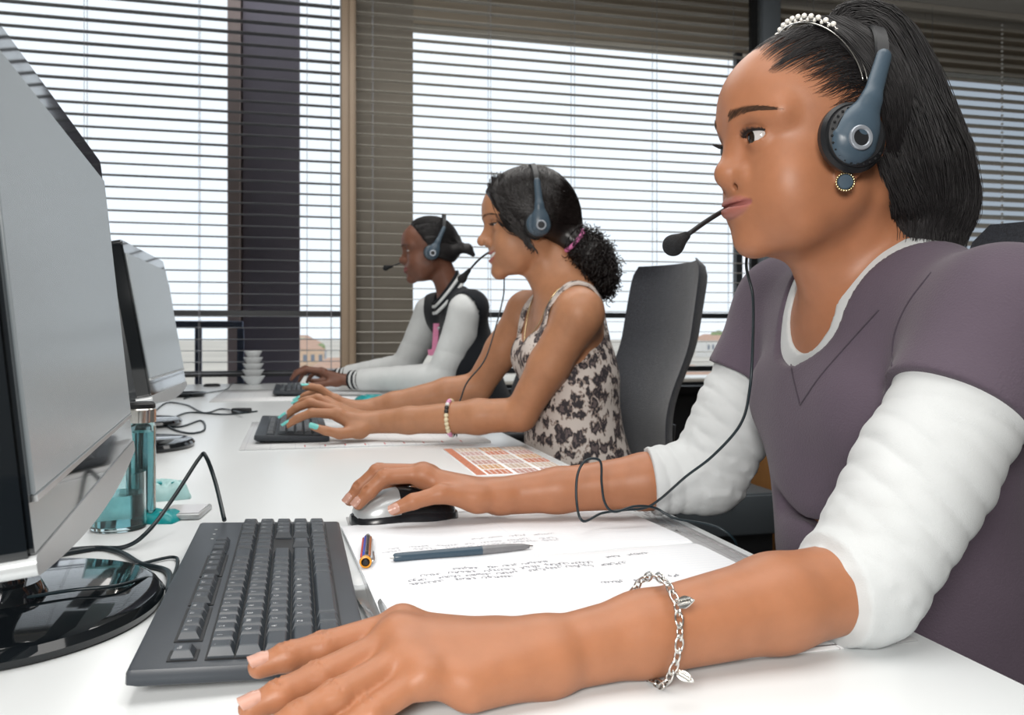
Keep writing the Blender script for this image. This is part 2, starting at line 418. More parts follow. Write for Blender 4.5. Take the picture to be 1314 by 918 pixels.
struct('ground', (0, 1600, -26), (4200, 3160, 0.4), M['ground'])
rng = random.Random(4)
WALLS = [mat('far_wall_' + n, c, 0.9, noise=(0.3, 0.92)) for n, c in (('cream', (0.80, 0.70, 0.55)), ('white', (0.85, 0.83, 0.80)), ('peach', (0.80, 0.58, 0.42)), ('grey', (0.55, 0.55, 0.58)))]  # haze is mixed into these pale far town colours
ROOF = mat('far_roof', (0.62, 0.40, 0.30), 0.9, noise=(0.4, 0.85)); PANE = mat('far_window', (0.25, 0.28, 0.34), 0.4, noise=(1, 0.9))
CAN = mat('far_foliage', (0.38, 0.46, 0.24), 0.9, noise=(0.5, 0.6)); TRK = mat('far_trunk', (0.2, 0.14, 0.1), 0.9, noise=(1, 0.8))
def building(x, y, wd, hg, m):
    root = empty('building', (x, y, -25.8), 0, 'pale low building of the hazy town outside the windows', 'building', 'buildings of the town outside')
    boxo('walls', (0, 0, hg / 2), (wd, wd * 0.7, hg), m, root)
    if rng.random() < 0.6:
        bm = bmesh.new(); a = wd / 2 + 0.5; b = wd * 0.35 + 0.5; h = wd * 0.16
        q = [bm.verts.new(v) for v in ((-a, -b, hg), (a, -b, hg), (a, b, hg), (-a, b, hg), (-a * 0.5, 0, hg + h), (a * 0.5, 0, hg + h))]
        for f in ((0, 1, 5, 4), (2, 3, 4, 5), (1, 2, 5), (3, 0, 4), (3, 2, 1, 0)): bm.faces.new([q[i] for i in f])
        obj('roof', bm, ROOF, root)
    else: boxo('parapet', (0, 0, hg + 0.3), (wd + 0.6, wd * 0.7 + 0.6, 0.6), m, root)
    n = max(2, int(wd / 5))
    for k in range(n): boxo('window', ((k + 0.5) / n * wd - wd / 2, -wd * 0.35 - 0.05, hg * 0.6), (wd / n * 0.45, 0.2, hg * 0.3), PANE, root)
def tree(x, y, r):
    root = empty('tree', (x, y, -25.8), 0, 'light green tree of the hazy town outside the windows', 'tree', 'trees of the town outside')
    bm = bmesh.new()
    for k in range(7):
        bmesh.ops.create_icosphere(bm, subdivisions=2, radius=r * rng.uniform(0.45, 0.7), matrix=Matrix.Translation((rng.uniform(-.5, .5) * r, rng.uniform(-.5, .5) * r, r * rng.uniform(0.9, 1.7))))
    for v in bm.verts: v.co += Vector((rng.uniform(-1, 1), rng.uniform(-1, 1), rng.uniform(-1, 1))) * r * 0.05
    obj('crown', bm, CAN, root, 80); boxo('trunk', (0, 0, r * 0.45), (r * 0.16, r * 0.16, r * 0.9), TRK, root)
PLACED = []
def spot(pick, r, dmin, dspan):
    for _ in range(60):
        a = pick(); d = dmin * (1 + dspan * rng.random() ** 1.6); x, y = a * d, d; q = r * (1 + d / 900)
        if all((x - u) ** 2 + (y - v) ** 2 > (q + w_) ** 2 for u, v, w_ in PLACED): PLACED.append((x, y, q)); return x, y, d
    return None
for k in range(60):
    wd = rng.uniform(11, 20); s_ = spot(lambda: rng.choice([rng.uniform(-0.38, -0.14), rng.uniform(-0.02, 0.12), rng.uniform(0.42, 0.75), rng.uniform(-0.05, 0.7)]), wd * 0.66, 300, 5)
    if s_: building(s_[0], s_[1], wd * (1 + s_[2] / 900), rng.uniform(6, 12) * (1 + s_[2] / 1500), rng.choice(WALLS))
for k in range(26):
    r_ = rng.uniform(3, 6); s_ = spot(lambda: rng.choice([rng.uniform(-0.3, -0.1), rng.uniform(0.0, 0.12), rng.uniform(0.42, 0.75), rng.uniform(0.42, 0.75)]), r_ * 1.25, 280, 3)
    if s_: tree(s_[0], s_[1], r_ * (1 + s_[2] / 900))
# ---------------------------------------------------------------- the long desk
XE = 0.502
desk = empty('desk', (0, 2.0, 0), 0, 'long white laminate desk running from the camera to the window', 'desk')
boxo('worktop', (-0.52, 0.27, ZD - 0.0125), (2.044, 4.16, 0.025), M['desk'], desk, bev=0.002)
for y in (-1.6, -0.1, 1.25, 2.35): boxo('leg_panel', (-0.55, y, 0.352), (1.5, 0.03, 0.704), M['desk'], desk)
# ---------------------------------------------------------------- monitors
SCR = mat('screen_panel', (0.10, 0.105, 0.11), 0.24, spec=0.6, emit=((0.50, 0.56, 0.58), 0.30), noise=(2, 0.97))
def rbox_prism(bm, w_, h_, y0, y1, r, smile=0.0, n=6):
    """rounded rectangle in x-z extruded along y; smile: the bottom edge bows down"""
    pts = []
    for cx, cz, a0 in ((w_ / 2 - r, h_ - r, 0), (-w_ / 2 + r, h_ - r, 90), (-w_ / 2 + r, r, 180), (w_ / 2 - r, r, 270)):
        for k in range(n + 1):
            a = math.radians(a0 + 90 * k / n); pts.append((cx + r * math.cos(a), cz + r * math.sin(a)))
        if a0 == 180:
            for k in range(1, 12): pts.append((-w_ / 2 + r + (w_ - 2 * r) * k / 12, 0.0))
    pts = [(x, z - smile * max(0, 1 - (2 * x / w_) ** 2) if z < r else z) for x, z in pts]
    A = [bm.verts.new((x, y0, z)) for x, z in pts]; B = [bm.verts.new((x, y1, z)) for x, z in pts]
    m_ = len(pts)
    for k in range(m_): bm.faces.new((A[k], A[(k + 1) % m_], B[(k + 1) % m_], B[k]))
    bm.faces.new(A[::-1]); bm.faces.new(B)
    bmesh.ops.recalc_face_normals(bm, faces=bm.faces)
def monitor(pn, pf, zb, w_, h_, tilt, base, br, label, depth=0.055, neck=True):
    """pn, pf: near and far bottom corners of the front; it faces +X"""
    pn = Vector(pn); pf = Vector(pf); mid = (pn + pf) / 2
    rz = math.atan2(pf.y - pn.y, pf.x - pn.x)
    root = empty('monitor', (base[0], base[1], ZD), 0, label, 'monitor', )
    F_ = Matrix.Translation((mid.x - base[0], mid.y - base[1], zb - ZD)) @ Matrix.Rotation(rz, 4, 'Z') @ Matrix.Rotation(-tilt, 4, 'X')
    def put(o): o.matrix_local = F_; return o      # local: x along the width, -y towards the viewer's side
    bm = bmesh.new(); rbox_prism(bm, w_, h_, 0.0, depth * 0.45, 0.012, 0.014)
    bmesh.ops.bevel(bm, geom=[e for e in bm.edges if abs(e.verts[0].co.y - e.verts[1].co.y) < 1e-6 and e.verts[0].co.y < 0.001], offset=0.003, segments=2, affect='EDGES')
    put(obj('bezel', bm, M['black'], root, 35))
    bm = bmesh.new(); rbox_prism(bm, w_ - 0.012, h_ - 0.012, depth * 0.45, depth, 0.02, 0.008); bmesh.ops.translate(bm, vec=(0, 0, 0.006), verts=bm.verts)
    put(obj('rear_housing', bm, M['mon_back'], root, 35))
    bm = bmesh.new(); rbox_prism(bm, w_ + 0.002, 0.011, -0.001, depth * 0.5, 0.0045, 0.014); bmesh.ops.translate(bm, vec=(0, 0, -0.003), verts=bm.verts)
    put(obj('trim_strip', bm, M['silver'], root, 35))
    sb = 0.040; e = 0.010; te = 0.025
    bm = bmesh.new(); box(bm, (0, -0.0012, sb + (h_ - sb - te) / 2), (w_ - 2 * e, 0.0024, h_ - sb - te), None, 0.0008, 1)
    put(obj('screen', bm, SCR, root, 35))
    bm = bmesh.new(); box(bm, (0, -0.0016, sb - 0.0022), (w_ - 2 * e, 0.003, 0.0035))
    put(obj('screen_lip', bm, M['silver'], root))
    cable_n = [(mid.x - base[0] - 0.055, 0, zb - ZD + 0.10), (-0.01, 0, 0.10), (0, 0, 0.012)]
    bm = bmesh.new(); V, Fq = tube_arrays([[tuple(q) for q in crom(cable_n, 8)]], np.full(17, 0.022), 12)
    vv = [bm.verts.new(q) for q in V]
    for f in Fq: bm.faces.new([vv[i] for i in f])
    obj('stand_neck', bm, M['black'], root, 50)
    lathe('neck_collar', [(0.0, 0.03), (0.030, 0.03), (0.036, 0.018), (0.036, 0.012), (0, 0.012)], M['black'], root)
    lathe('base', [(0, 0.017), (br * 0.9, 0.0165), (br * 0.965, 0.014), (br, 0.008), (br * 0.985, 0.002), (br * 0.95, 0.0), (0, 0.0)], M['black'], root, n=96, sy=1.12)
    return root
M['mon_back'] = mat('monitor_back_plastic', (0.022, 0.026, 0.03), 0.3, noise=(20, 0.9))
monitor((-0.137, 0.512), (-0.177, 1.036), 0.850, 0.525, 0.325, math.radians(6), (-0.25, 0.835), 0.132, 'nearest glossy black monitor with a pale grey screen, at the photo edge')
monitor((-0.255, 1.675), (-0.252, 2.16), 0.856, 0.485, 0.30, math.radians(10), (-0.33, 1.99), 0.115, 'second monitor down the desk, showing blind reflections, behind the bottle')
monitor((-0.285, 2.225), (-0.322, 2.69), 0.856, 0.467, 0.295, math.radians(9), (-0.41, 2.47), 0.11, 'farthest monitor, mostly hidden behind the second one')
# the sticker along the top of the near monitor is left off: only its dark edge shows

# ---------------------------------------------------------------- keyboards: every key a piece
def keycap(w_, d_, h_):
    bm = bmesh.new(); rings = []
    for z, s in ((0, 0.0), (h_ * 0.2, 0.0), (h_, 0.0026)):
        a, b = w_ / 2 - s, d_ / 2 - s; o = 0.0006 if z == h_ else 0
        rings.append([bm.verts.new(v) for v in ((-a, -b + o, z), (a, -b + o, z), (a, b + o, z), (-a, b + o, z))])
    for p, q in zip(rings, rings[1:]):
        for k in range(4): bm.faces.new((p[k], p[(k + 1) % 4], q[(k + 1) % 4], q[k]))
    bm.faces.new(rings[-1])
    bmesh.ops.bevel(bm, geom=[e for e in bm.edges if all(v.co.z > h_ * 0.9 for v in e.verts)], offset=0.0007, segments=1, affect='EDGES')
    me = bpy.data.meshes.new('key'); bm.to_mesh(me); bm.free(); me.materials.append(M['key']); return me
U = 0.01885
ROWS = []                                             # (row, column start in units, width, legend)
def row(r, x, items):
    for it in items:
        wd, t = it if isinstance(it, tuple) else (1, it)
        if t is not None: ROWS.append((r, x, wd, t))
        x += wd
row(5.35, 0, ['Esc', (1, None), 'F1', 'F2', 'F3', 'F4', (.5, None), 'F5', 'F6', 'F7', 'F8', (.5, None), 'F9', 'F10', 'F11', 'F12', (.25, None), '', '', ''])
row(4, 0, list('`1234567890-=') + [(2, '')] + [(.25, None), '', '', '', (.25, None), '', '/', '*', '-'])
row(3, 0, [(1.5, '')] + list('QWERTYUIOP[]') + [(1.5, '')] + [(.25, None), '', '', '', (.25, None), '7', '8', '9', (1, '+')])
row(2, 0, [(1.75, '')] + list('ASDFGHJKL;') + ["'", (2.25, ''), (3.5, None), '4', '5', '6', (1, '')])
row(1, 0, [(2.25, '')] + list('ZXCVBNM,.') + ['/', (2.75, ''), (1.25, None), '', (1.25, None), '1', '2', '3', (1, '')])
row(0, 0, [(1.25, ''), (1.25, ''), (1.25, ''), (6.25, ''), (1.25, ''), (1.25, ''), (1.25, ''), (1.25, ''), (.25, None), '', '', '', (.25, None), (2, '0'), '.', (1, '')])
KEYM = {}; LEG = {}
def legend_mesh(t):
    if t not in LEG:
        cu = bpy.data.curves.new('legend', 'FONT'); cu.body = t; cu.size = 0.0058 if len(t) == 1 else 0.004; cu.resolution_u = 1
        o = bpy.data.objects.new('legend', cu); COL.objects.link(o)
        me = bpy.data.meshes.new_from_object(o.evaluated_get(bpy.context.evaluated_depsgraph_get()))
        bpy.data.objects.remove(o); bpy.data.curves.remove(cu); me.materials.clear(); me.materials.append(M['legend']); LEG[t] = me
    return LEG[t]
def keyboard(org, rz, label, legends, tilt=math.radians(2.6)):
    """local: x from the left end (Esc) to the number pad, y from the space bar to the back"""
    root = empty('keyboard', (*org, ZD), rz, label, 'keyboard', 'keyboards on the desk')
    T = Matrix.Rotation(tilt, 4, 'X')
    def put(o): o.matrix_local = T; return o
    L_, W_ = 0.455, 0.163
    bm = bmesh.new(); box(bm, (L_ / 2, W_ / 2, 0.0105), (L_, W_, 0.015), None, 0.004, 2)
    for v in bm.verts:
        if v.co.z < 0.006: v.co.y += 0.004 * (1 if v.co.y < W_ / 2 else -1); v.co.x += 0.004 * (1 if v.co.x < L_ / 2 else -1)
    put(obj('case', bm, M['kb'], root, 35))
    bm = bmesh.new()                                  # the raised rim round the key fields
    x0, y0 = 0.0105, 0.0185
    put(obj('key_bed', (box(bm, (x0 + 22.5 * U / 2, y0 + 5 * U / 2, 0.0184), (22.5 * U + 0.003, 5 * U + 0.002, 0.0008)), bm)[1], M['black_matte'], root))
    for r in range(1):
        for a, b in ((0, 1), (2, 6), (6.5, 10.5), (11, 15)):
            put(boxo('key_bed', (x0 + (a + b) * U / 2, y0 + 5.85 * U, 0.0184), ((b - a) * U + 0.002, U + 0.001, 0.0008), M['black_matte'], root))
    for r, x, wd, t in ROWS:
        dd = U * (0.86 if r > 5 else 1)
        k = (wd, r > 5)
        if k not in KEYM: KEYM[k] = keycap(wd * U - 0.0012, dd - 0.0012, 0.0078 if r < 5 else 0.0062)
        o = link('key', KEYM[k], root)
        q = T @ Matrix.Translation((x0 + (x + wd / 2) * U, y0 + (r + 0.5) * U, 0.0186)); o.matrix_local = q
        if legends and t:
            g = link('legend', legend_mesh(t), o); g.location = (-U * wd / 2 + 0.0048, 0.0012, 0.00805 if r < 5 else 0.00645)
    for x in (0.05, L_ - 0.05): boxo('foot', (x, W_ - 0.018, 0.003), (0.03, 0.012, 0.007), M['kb'], root)
    for x in (0.05, L_ - 0.05): boxo('front_foot', (x, 0.02, 0.0012), (0.02, 0.01, 0.0024), M['black_matte'], root)
    for k in range(3): put(lathe('indicator_light', [(0, 0.0005), (0.0016, 0.0003), (0.0018, 0)], M['silver'], root, 10, (x0 + (19 + k * 1.2) * U, W_ - 0.022, 0.018)))
    return root
keyboard((0.052, 0.612), math.radians(90), 'black keyboard in the foreground beside the near woman\'s hand', True)
kb2 = keyboard((0.074, 1.945), math.radians(90), 'black keyboard under the hands of the woman in leopard print', False)
kb3 = keyboard((0.078, 3.40), math.radians(90), 'black keyboard under the hands of the woman in the varsity jacket', False)
# ---------------------------------------------------------------- papers, pens, mouse, bottle and the rest on the desk
def sheet(name, x0, y0, x1, y1, z, th, m, parent=None, wob=0.0, nx=24, ny=16, rz=0.0, seed=1):
    """a thin solid sheet of paper; wob: how far it undulates"""
    bm = bmesh.new(); rr = random.Random(seed); ph = [rr.uniform(0, 6) for _ in range(4)]
    def hz(a, b): return wob * (0.5 + 0.5 * math.sin(5 * a + ph[0] + 2 * b)) * (0.5 + 0.5 * math.sin(7 * b + ph[1])) 
    T_ = []; B_ = []
    for i in range(nx + 1):
        T_.append([]); B_.append([])
        for j in range(ny + 1):
            x = x0 + (x1 - x0) * i / nx; y = y0 + (y1 - y0) * j / ny; h = hz(i / nx, j / ny)
            T_[-1].append(bm.verts.new((x, y, z + th + h))); B_[-1].append(bm.verts.new((x, y, z + h)))
    for i in range(nx):
        for j in range(ny):
            bm.faces.new((T_[i][j], T_[i + 1][j], T_[i + 1][j + 1], T_[i][j + 1])); bm.faces.new((B_[i][j], B_[i][j + 1], B_[i + 1][j + 1], B_[i + 1][j]))
    for i in range(nx):
        for j, fl in ((0, 0), (ny, 1)):
            q = (B_[i][j], B_[i + 1][j], T_[i + 1][j], T_[i][j]); bm.faces.new(q[::-1] if fl else q)
    for j in range(ny):
        for i, fl in ((0, 1), (nx, 0)):
            q = (B_[i][j], B_[i][j + 1], T_[i][j + 1], T_[i][j]); bm.faces.new(q[::-1] if fl else q)
    if rz: bmesh.ops.rotate(bm, cent=((x0 + x1) / 2, (y0 + y1) / 2, 0), matrix=Matrix.Rotation(rz, 3, 'Z'), verts=bm.verts)
    return obj(name, bm, m, parent, 40)
# the printed blotter pad under the near woman's notebook
def print_mat(name, base, ink, kind):
    m = mat(name, base, 0.45); nt, N, L, b = nodes(m)
    tc = N.new('ShaderNodeTexCoord'); br = N.new('ShaderNodeTexBrick')
    if kind == 'pad': br.inputs['Scale'].default_value = 1; br.inputs['Brick Width'].default_value = 0.052; br.inputs['Row Height'].default_value = 0.034; br.inputs['Mortar Size'].default_value = 0.0006
    elif kind == 'rows': br.inputs['Scale'].default_value = 1; br.inputs['Brick Width'].default_value = 0.045; br.inputs['Row Height'].default_value = 0.045; br.inputs['Mortar Size'].default_value = 0.0012
    else: br.inputs['Scale'].default_value = 1; br.inputs['Brick Width'].default_value = 3.0; br.inputs['Row Height'].default_value = 0.0085; br.inputs['Mortar Size'].default_value = 0.0003
    br.offset = 0
    br.inputs['Color1'].default_value = (*base, 1); br.inputs['Color2'].default_value = (*base, 1); br.inputs['Mortar'].default_value = (*ink, 1)
    L.new(tc.outputs['Object'], br.inputs['Vector']); L.new(br.outputs['Color'], b.inputs['Base Color'])
    return m
M['pad'] = print_mat('blotter_print', (0.80, 0.81, 0.82), (0.55, 0.53, 0.55), 'pad')
M['ruled'] = print_mat('ruled_paper', (0.85, 0.87, 0.90), (0.68, 0.74, 0.82), 'ruled')
pad = tag(sheet('desk_pad', 0.066, 0.585, 0.488, 1.165, ZD, 0.0012, M['pad'], nx=4, ny=4), 'large printed white desk pad under the open notebook and the near woman\'s arms', 'desk pad')
M['greyprint'] = mat('grey_print', (0.50, 0.47, 0.48), 0.5, noise=(90, 0.5))
bm = bmesh.new()
for c, s in (((0.277, 0.592, 0), (0.41, 0.0022, .0002)), ((0.481, 0.875, 0), (0.0022, 0.565, .0002)), ((0.072, 0.875, 0), (0.0022, 0.565, .0002)), ((0.277, 1.158, 0), (0.41, 0.0022, .0002))):
    box(bm, (c[0], c[1], ZD + 0.00135), s)
obj('printed_border', bm, M['greyprint'], pad)
bm = bmesh.new(); rr = random.Random(8)
for k in range(90):
    x = rr.uniform(0.40, 0.476); y = rr.uniform(0.94, 1.14); box(bm, (x, y, ZD + 0.00132), (rr.uniform(0.0012, 0.003), rr.uniform(0.006, 0.016), .0001))
obj('printed_text', bm, M['greyprint'], pad)
# the open exercise book: two pages, a fold between, written in
bk = empty('notebook', (0.255, 0.90, ZD + 0.0012), math.radians(2.5), 'open ruled notebook with handwriting, two pens lying on it', 'notebook')
def page(name, y0, y1, spine_y, seed, lift):
    bm = bmesh.new(); nx, ny = 20, 24; T_ = []; B_ = []; rr = random.Random(seed)
    for i in range(nx + 1):
        T_.append([]); B_.append([])
        for j in range(ny + 1):
            x = -0.19 + 0.385 * i / nx; y = y0 + (y1 - y0) * j / ny; d = abs(y - spine_y)
            z = 0.0035 + 0.0028 * (1 - math.exp(-d / 0.012)) - 0.0035 * min(1, d / 0.21) + lift * math.exp(-((x + 0.12) / 0.09) ** 2) * (d / 0.21) ** 2 + 0.0006 * math.sin(9 * x * 6 + seed)
            T_[-1].append(bm.verts.new((x, y, z))); B_[-1].append(bm.verts.new((x, y, 0.0002)))
    for i in range(nx):
        for j in range(ny):
            bm.faces.new((T_[i][j], T_[i + 1][j], T_[i + 1][j + 1], T_[i][j + 1]))
    for i in range(nx):
        for j in (0, ny): bm.faces.new((B_[i][j], B_[i + 1][j], T_[i + 1][j], T_[i][j]))
    for j in range(ny):
        for i in (0, nx): bm.faces.new((B_[i][j], B_[i][j + 1], T_[i][j + 1], T_[i][j]))
    bmesh.ops.recalc_face_normals(bm, faces=bm.faces)
    return obj(name, bm, M['ruled'], bk, 45)
page('page', -0.215, -0.0012, -0.001, 1, 0.002); page('page', 0.0012, 0.205, 0.001, 2, 0.0015)
def scribble(y, x0, x1, size, seed):
    """one line of illegible writing running along x"""
    rr = random.Random(seed); out = []; x = x0
    while x < x1:
        for _ in range(rr.randint(3, 8)):
            pts = []
            a = rr.uniform(0, 6); kind = rr.random()
            for t in range(7):
                u = t / 6
                pts.append((x + size * (0.5 * u + 0.28 * math.sin(a + 6.3 * u)), y + size * (0.45 * math.cos(a + 6.5 * u) + (0.6 * u if kind < 0.25 else 0) - (0.5 * u if kind > 0.85 else 0)), 0))
            out.append(pts); x += size * rr.uniform(0.55, 0.9)
        x += size * rr.uniform(0.6, 2.2)
    return out
def writing(name, lines, z, m, parent):
    bm = bmesh.new()
    for ln in lines:
        for p in ln:
            for a, b in zip(p, p[1:]):
                a = Vector(a); b = Vector(b); d = b - a
                if d.length < 1e-5: continue
                n = Vector((-d.y, d.x, 0)).normalized() * 0.00034; za = Vector((0, 0, z(a))); zb = Vector((0, 0, z(b)))
                bm.faces.new([bm.verts.new(q) for q in (a - n + za, b - n + zb, b + n + zb, a + n + za)])
    return obj(name, bm, m, parent)
def pz(p):
    d = abs(p.y); s = 1 if p.y < 0 else 2
    return 0.0035 + 0.0028 * (1 - math.exp(-d / 0.012)) - 0.0035 * min(1, d / 0.21) + (0.002 if s == 1 else .0015) * math.exp(-((p.x + 0.12) / 0.09) ** 2) * (d / 0.21) ** 2 + 0.0006 * math.sin(54 * p.x + s) + 0.0004
ls = [scribble(-0.050, -0.135, 0.05, 0.0062, 3), scribble(-0.062, -0.15, 0.06, 0.0062, 4), scribble(-0.037, -0.10, -0.02, 0.0055, 5), scribble(-0.037, 0.07, 0.12, 0.005, 7), scribble(-0.073, -0.15, -0.07, 0.0060, 6), scribble(-0.12, 0.03, 0.12, 0.0055, 9)]
ls2 = [scribble(0.052, -0.16, 0.03, 0.006, 13), scribble(0.064, -0.15, 0.06, 0.0058, 14), scribble(0.085, -0.05, 0.03, 0.005, 15)]
writing('handwriting', ls, pz, M['ink'], bk)
M['ink2'] = mat('faint_ink', (0.55, 0.56, 0.6), 0.6, noise=(300, 0.7)); writing('handwriting', ls2, pz, M['ink2'], bk)
# a clear plastic sleeve corner sticking out by the keyboard
M['film'] = mat('clear_film', (0.9, 0.92, 0.93), 0.08, trans=0.85, ior=1.1, noise=(9, 0.93))
sl = sheet('plastic_sleeve', 0.0575, 0.66, 0.0775, 0.835, ZD + 0.0042, 0.0006, M['film'], None, 0.006, 6, 14, math.radians(3)); tag(sl, 'curled clear plastic sleeve edge between keyboard and notebook', 'plastic sleeve')

# ---- pens
def pen_frame(a, b):
    a = Vector(a); b = Vector(b); d = b - a
    return Matrix.Translation(a) @ d.to_track_quat('Z', 'Y').to_matrix().to_4x4(), d.length
M['penblue'] = mat('slate_blue_plastic', (0.045, 0.075, 0.105), 0.3, noise=(40, 0.9)); M['smoke'] = mat('smoky_clear_plastic', (0.23, 0.23, 0.24), 0.2, trans=0.25, noise=(40, 0.9))
a = D(505, 716, ZD + 0.0105); b = D(684, 701, ZD + 0.0105)
Fm, Ln = pen_frame(a, b)
pen = empty('pen', a, 0, 'slate blue ballpoint pen with a smoky clear tip lying across the notebook', 'pen')
def pl(name, prof, m, parent, F_): o = lathe(name, prof, m, parent, 20); o.matrix_local = basis(parent).inverted() @ F_; return o
pl('barrel', [(0, 0), (0.0035, 0.0), (0.0046, 0.0018), (0.0048, 0.01), (0.0049, Ln * 0.62), (0, Ln * 0.62)], M['penblue'], pen, Fm)
pl('grip', [(0, Ln * 0.62), (0.0049, Ln * 0.62), (0.0048, Ln * 0.8), (0.0036, Ln * 0.92), (0.002, Ln * 0.97), (0, Ln * 0.97)], M['smoke'], pen, Fm)
pl('tip', [(0, Ln * 0.965), (0.002, Ln * 0.965), (0.0006, Ln), (0, Ln)], M['metal'], pen, Fm)
pl('push_button', [(0, -0.004), (0.0012, -0.004), (0.0015, 0.0), (0, 0.0)], M['metal'], pen, Fm)
a = D(469, 722, ZD + 0.0115); b = Vector((a.x + 0.012, a.y + 0.115, ZD + 0.0125))
Fm, Ln = pen_frame(a, b)
pen2 = empty('pen', a, 0, 'short multicolour pen with an orange ring, beside the keyboard', 'pen')
pl('barrel', [(0, 0.004), (0.0052, 0.004), (0.0056, 0.02), (0.0054, Ln * 0.8), (0.003, Ln * 0.95), (0, Ln)], M['smoke'], pen2, Fm)
M['orange'] = mat('orange_plastic', (0.80, 0.33, 0.03), 0.35, noise=(40, 0.92))
pl('ring', [(0.0045, 0.0), (0.0062, 0.0005), (0.0064, 0.003), (0.0058, 0.0055), (0.0045, 0.0055), (0.0045, 0.0)], M['orange'], pen2, Fm)
pl('end_cap', [(0, -0.003), (0.0024, -0.0028), (0.0032, -0.001), (0.0042, 0.002), (0, 0.003)], M['black_matte'], pen2, Fm)
for k, c_ in enumerate([(0.5, 0.03, 0.03), (0.02, 0.05, 0.4), (0.01, 0.01, 0.01), (0.35, 0.10, 0.02), (0.6, 0.6, 0.62)]):
    ang = 0.5 + k * 0.62
    q = [Fm @ Vector((0.0052 * math.cos(ang), 0.0052 * math.sin(ang), z)) for z in (0.012, Ln * 0.5, Ln * 0.78)]
    o = cable('ink_strip', q, 0.0014, mat('ink_strip_colour', c_, 0.3, noise=(40, 0.9)), pen2, 3, 6, True)
cable('clip', [Fm @ Vector((-0.0062, 0, 0.004)), Fm @ Vector((-0.0085, 0, 0.007)), Fm @ Vector((-0.0075, 0, 0.04))], 0.001, M['metal'], pen2, 4, 6, True)

# ---- the near mouse
def mouse_shell(name, L_, W_, H_, y0, y1, z0, m, parent, grow=0.0):
    """a mouse body piece between y0..y1 (0 front .. 1 back) made of cross sections"""
    bm = bmesh.new(); rings = []; n = 20; S_ = 18
    for i in range(S_ + 1):
        v = y0 + (y1 - y0) * i / S_
        prof = max(0.0, 1 - abs(2 * v - 1) ** 2.6)
        hw = W_ / 2 * (0.25 + 0.75 * prof ** 0.5) * (1 - 0.10 * math.exp(-((v - 0.45) / 0.16) ** 2)) + grow
        hh = H_ * (0.12 + 0.88 * (math.sin(math.pi * min(1, (v * 0.86 + 0.09))) ** 0.75)) + grow
        rings.append([bm.verts.new((hw * math.copysign(abs(math.cos(a)) ** 0.8, math.cos(a)), (v - 0.5) * L_, z0 + (hh - z0) * max(0, math.sin(a)) ** 0.85)) for a in [math.pi * k / n for k in range(n + 1)]])
    for p, q in zip(rings, rings[1:]):
        for k in range(n): bm.faces.new((p[k], p[k + 1], q[k + 1], q[k]))
        bm.faces.new((p[n], p[0], q[0], q[n]))
    bm.faces.new(rings[0][::-1]); bm.faces.new(rings[-1])
    bmesh.ops.recalc_face_normals(bm, faces=bm.faces)
    return obj(name, bm, m, parent, 40)
M['mouse_dark'] = mat('mouse_black_plastic', (0.012, 0.013, 0.016), 0.25, noise=(30, 0.9))
def mouse(loc, rz, label, sc=1.0):
    root = empty('mouse', loc, rz, label, 'mouse')
    mouse_shell('base', 0.124 * sc, 0.066 * sc, 0.026 * sc, 0.0, 1.0, 0.001, M['mouse_dark'], root)
    mouse_shell('palm_shell', 0.118 * sc, 0.060 * sc, 0.039 * sc, 0.42, 1.0, 0.008, M['mouse_dark'], root)
    mouse_shell('button_shell', 0.118 * sc, 0.061 * sc, 0.0395 * sc, 0.0, 0.42, 0.010, M['silver'], root)
    bm = bmesh.new(); bmesh.ops.create_cone(bm, segments=20, radius1=0.010, radius2=0.010, depth=0.006, cap_ends=True, matrix=Matrix.Translation((0, -0.036, 0.026)) @ Matrix.Rotation(math.pi / 2, 4, 'Y'))
    obj('scroll_wheel', bm, M['black_matte'], root, 40)
    return root
mouse((0.140, 1.125, ZD + 0.0005), math.radians(-84), 'silver and black computer mouse under the near woman\'s hand', 1.15)
M['mat_white'] = M['paper']

# ---- middle place: pad, card, clutter
M['pad2'] = print_mat('pad_print', (0.78, 0.79, 0.80), (0.62, 0.62, 0.66), 'pad')
p2 = tag(sheet('desk_pad', -0.115, 1.88, 0.43, 2.44, ZD, 0.004, M['pad2'], nx=4, ny=4), 'white printed desk pad with red ticks under the middle woman\'s keyboard', 'desk pad')
M['red'] = mat('red_print', (0.65, 0.04, 0.05), 0.5, noise=(90, 0.85))
for k in range(9): boxo('red_tick', (0.02 + k * 0.043, 1.893 + 0.002 * (k % 3), ZD + 0.0041), (0.0024, 0.026, 0.0003), M['red'], p2, Matrix.Rotation(0.4, 3, 'Z') if False else None)
cal = tag(sheet('calendar_card', 0.305, 1.45, 0.492, 1.80, ZD, 0.0008, M['paper'], nx=3, ny=3), 'printed card of red and orange monthly grids lying near the desk edge', 'calendar')
CC = [(0.72, 0.26, 0.15), (0.78, 0.46, 0.24), (0.66, 0.38, 0.33), (0.74, 0.58, 0.46), (0.70, 0.47, 0.44), (0.80, 0.66, 0.54)]
CM = [mat('calendar_ink', c, 0.5, noise=(160, 0.55)) for c in CC]
boxo('title_strip', (0.316, 1.625, ZD + 0.0009), (0.018, 0.345, 0.0004), CM[0], cal)
for i in range(3):
    for j in range(6):
        cx_, cy_ = 0.352 + i * 0.052, 1.48 + j * 0.058
        boxo('month_block', (cx_, cy_, ZD + 0.0009), (0.044, 0.049, 0.0004), CM[(i * 2 + j) % 6], cal)
        bm = bmesh.new()
        for r in range(4): box(bm, (cx_ - 0.015 + r * 0.010, cy_, ZD + 0.00118), (0.0016, 0.04, 0.0002))
        obj('month_lines', bm, M['paper'], cal)
mouse((0.20, 2.50, ZD + 0.0008), math.radians(-80), 'black mouse partly hidden behind the middle woman\'s hands')
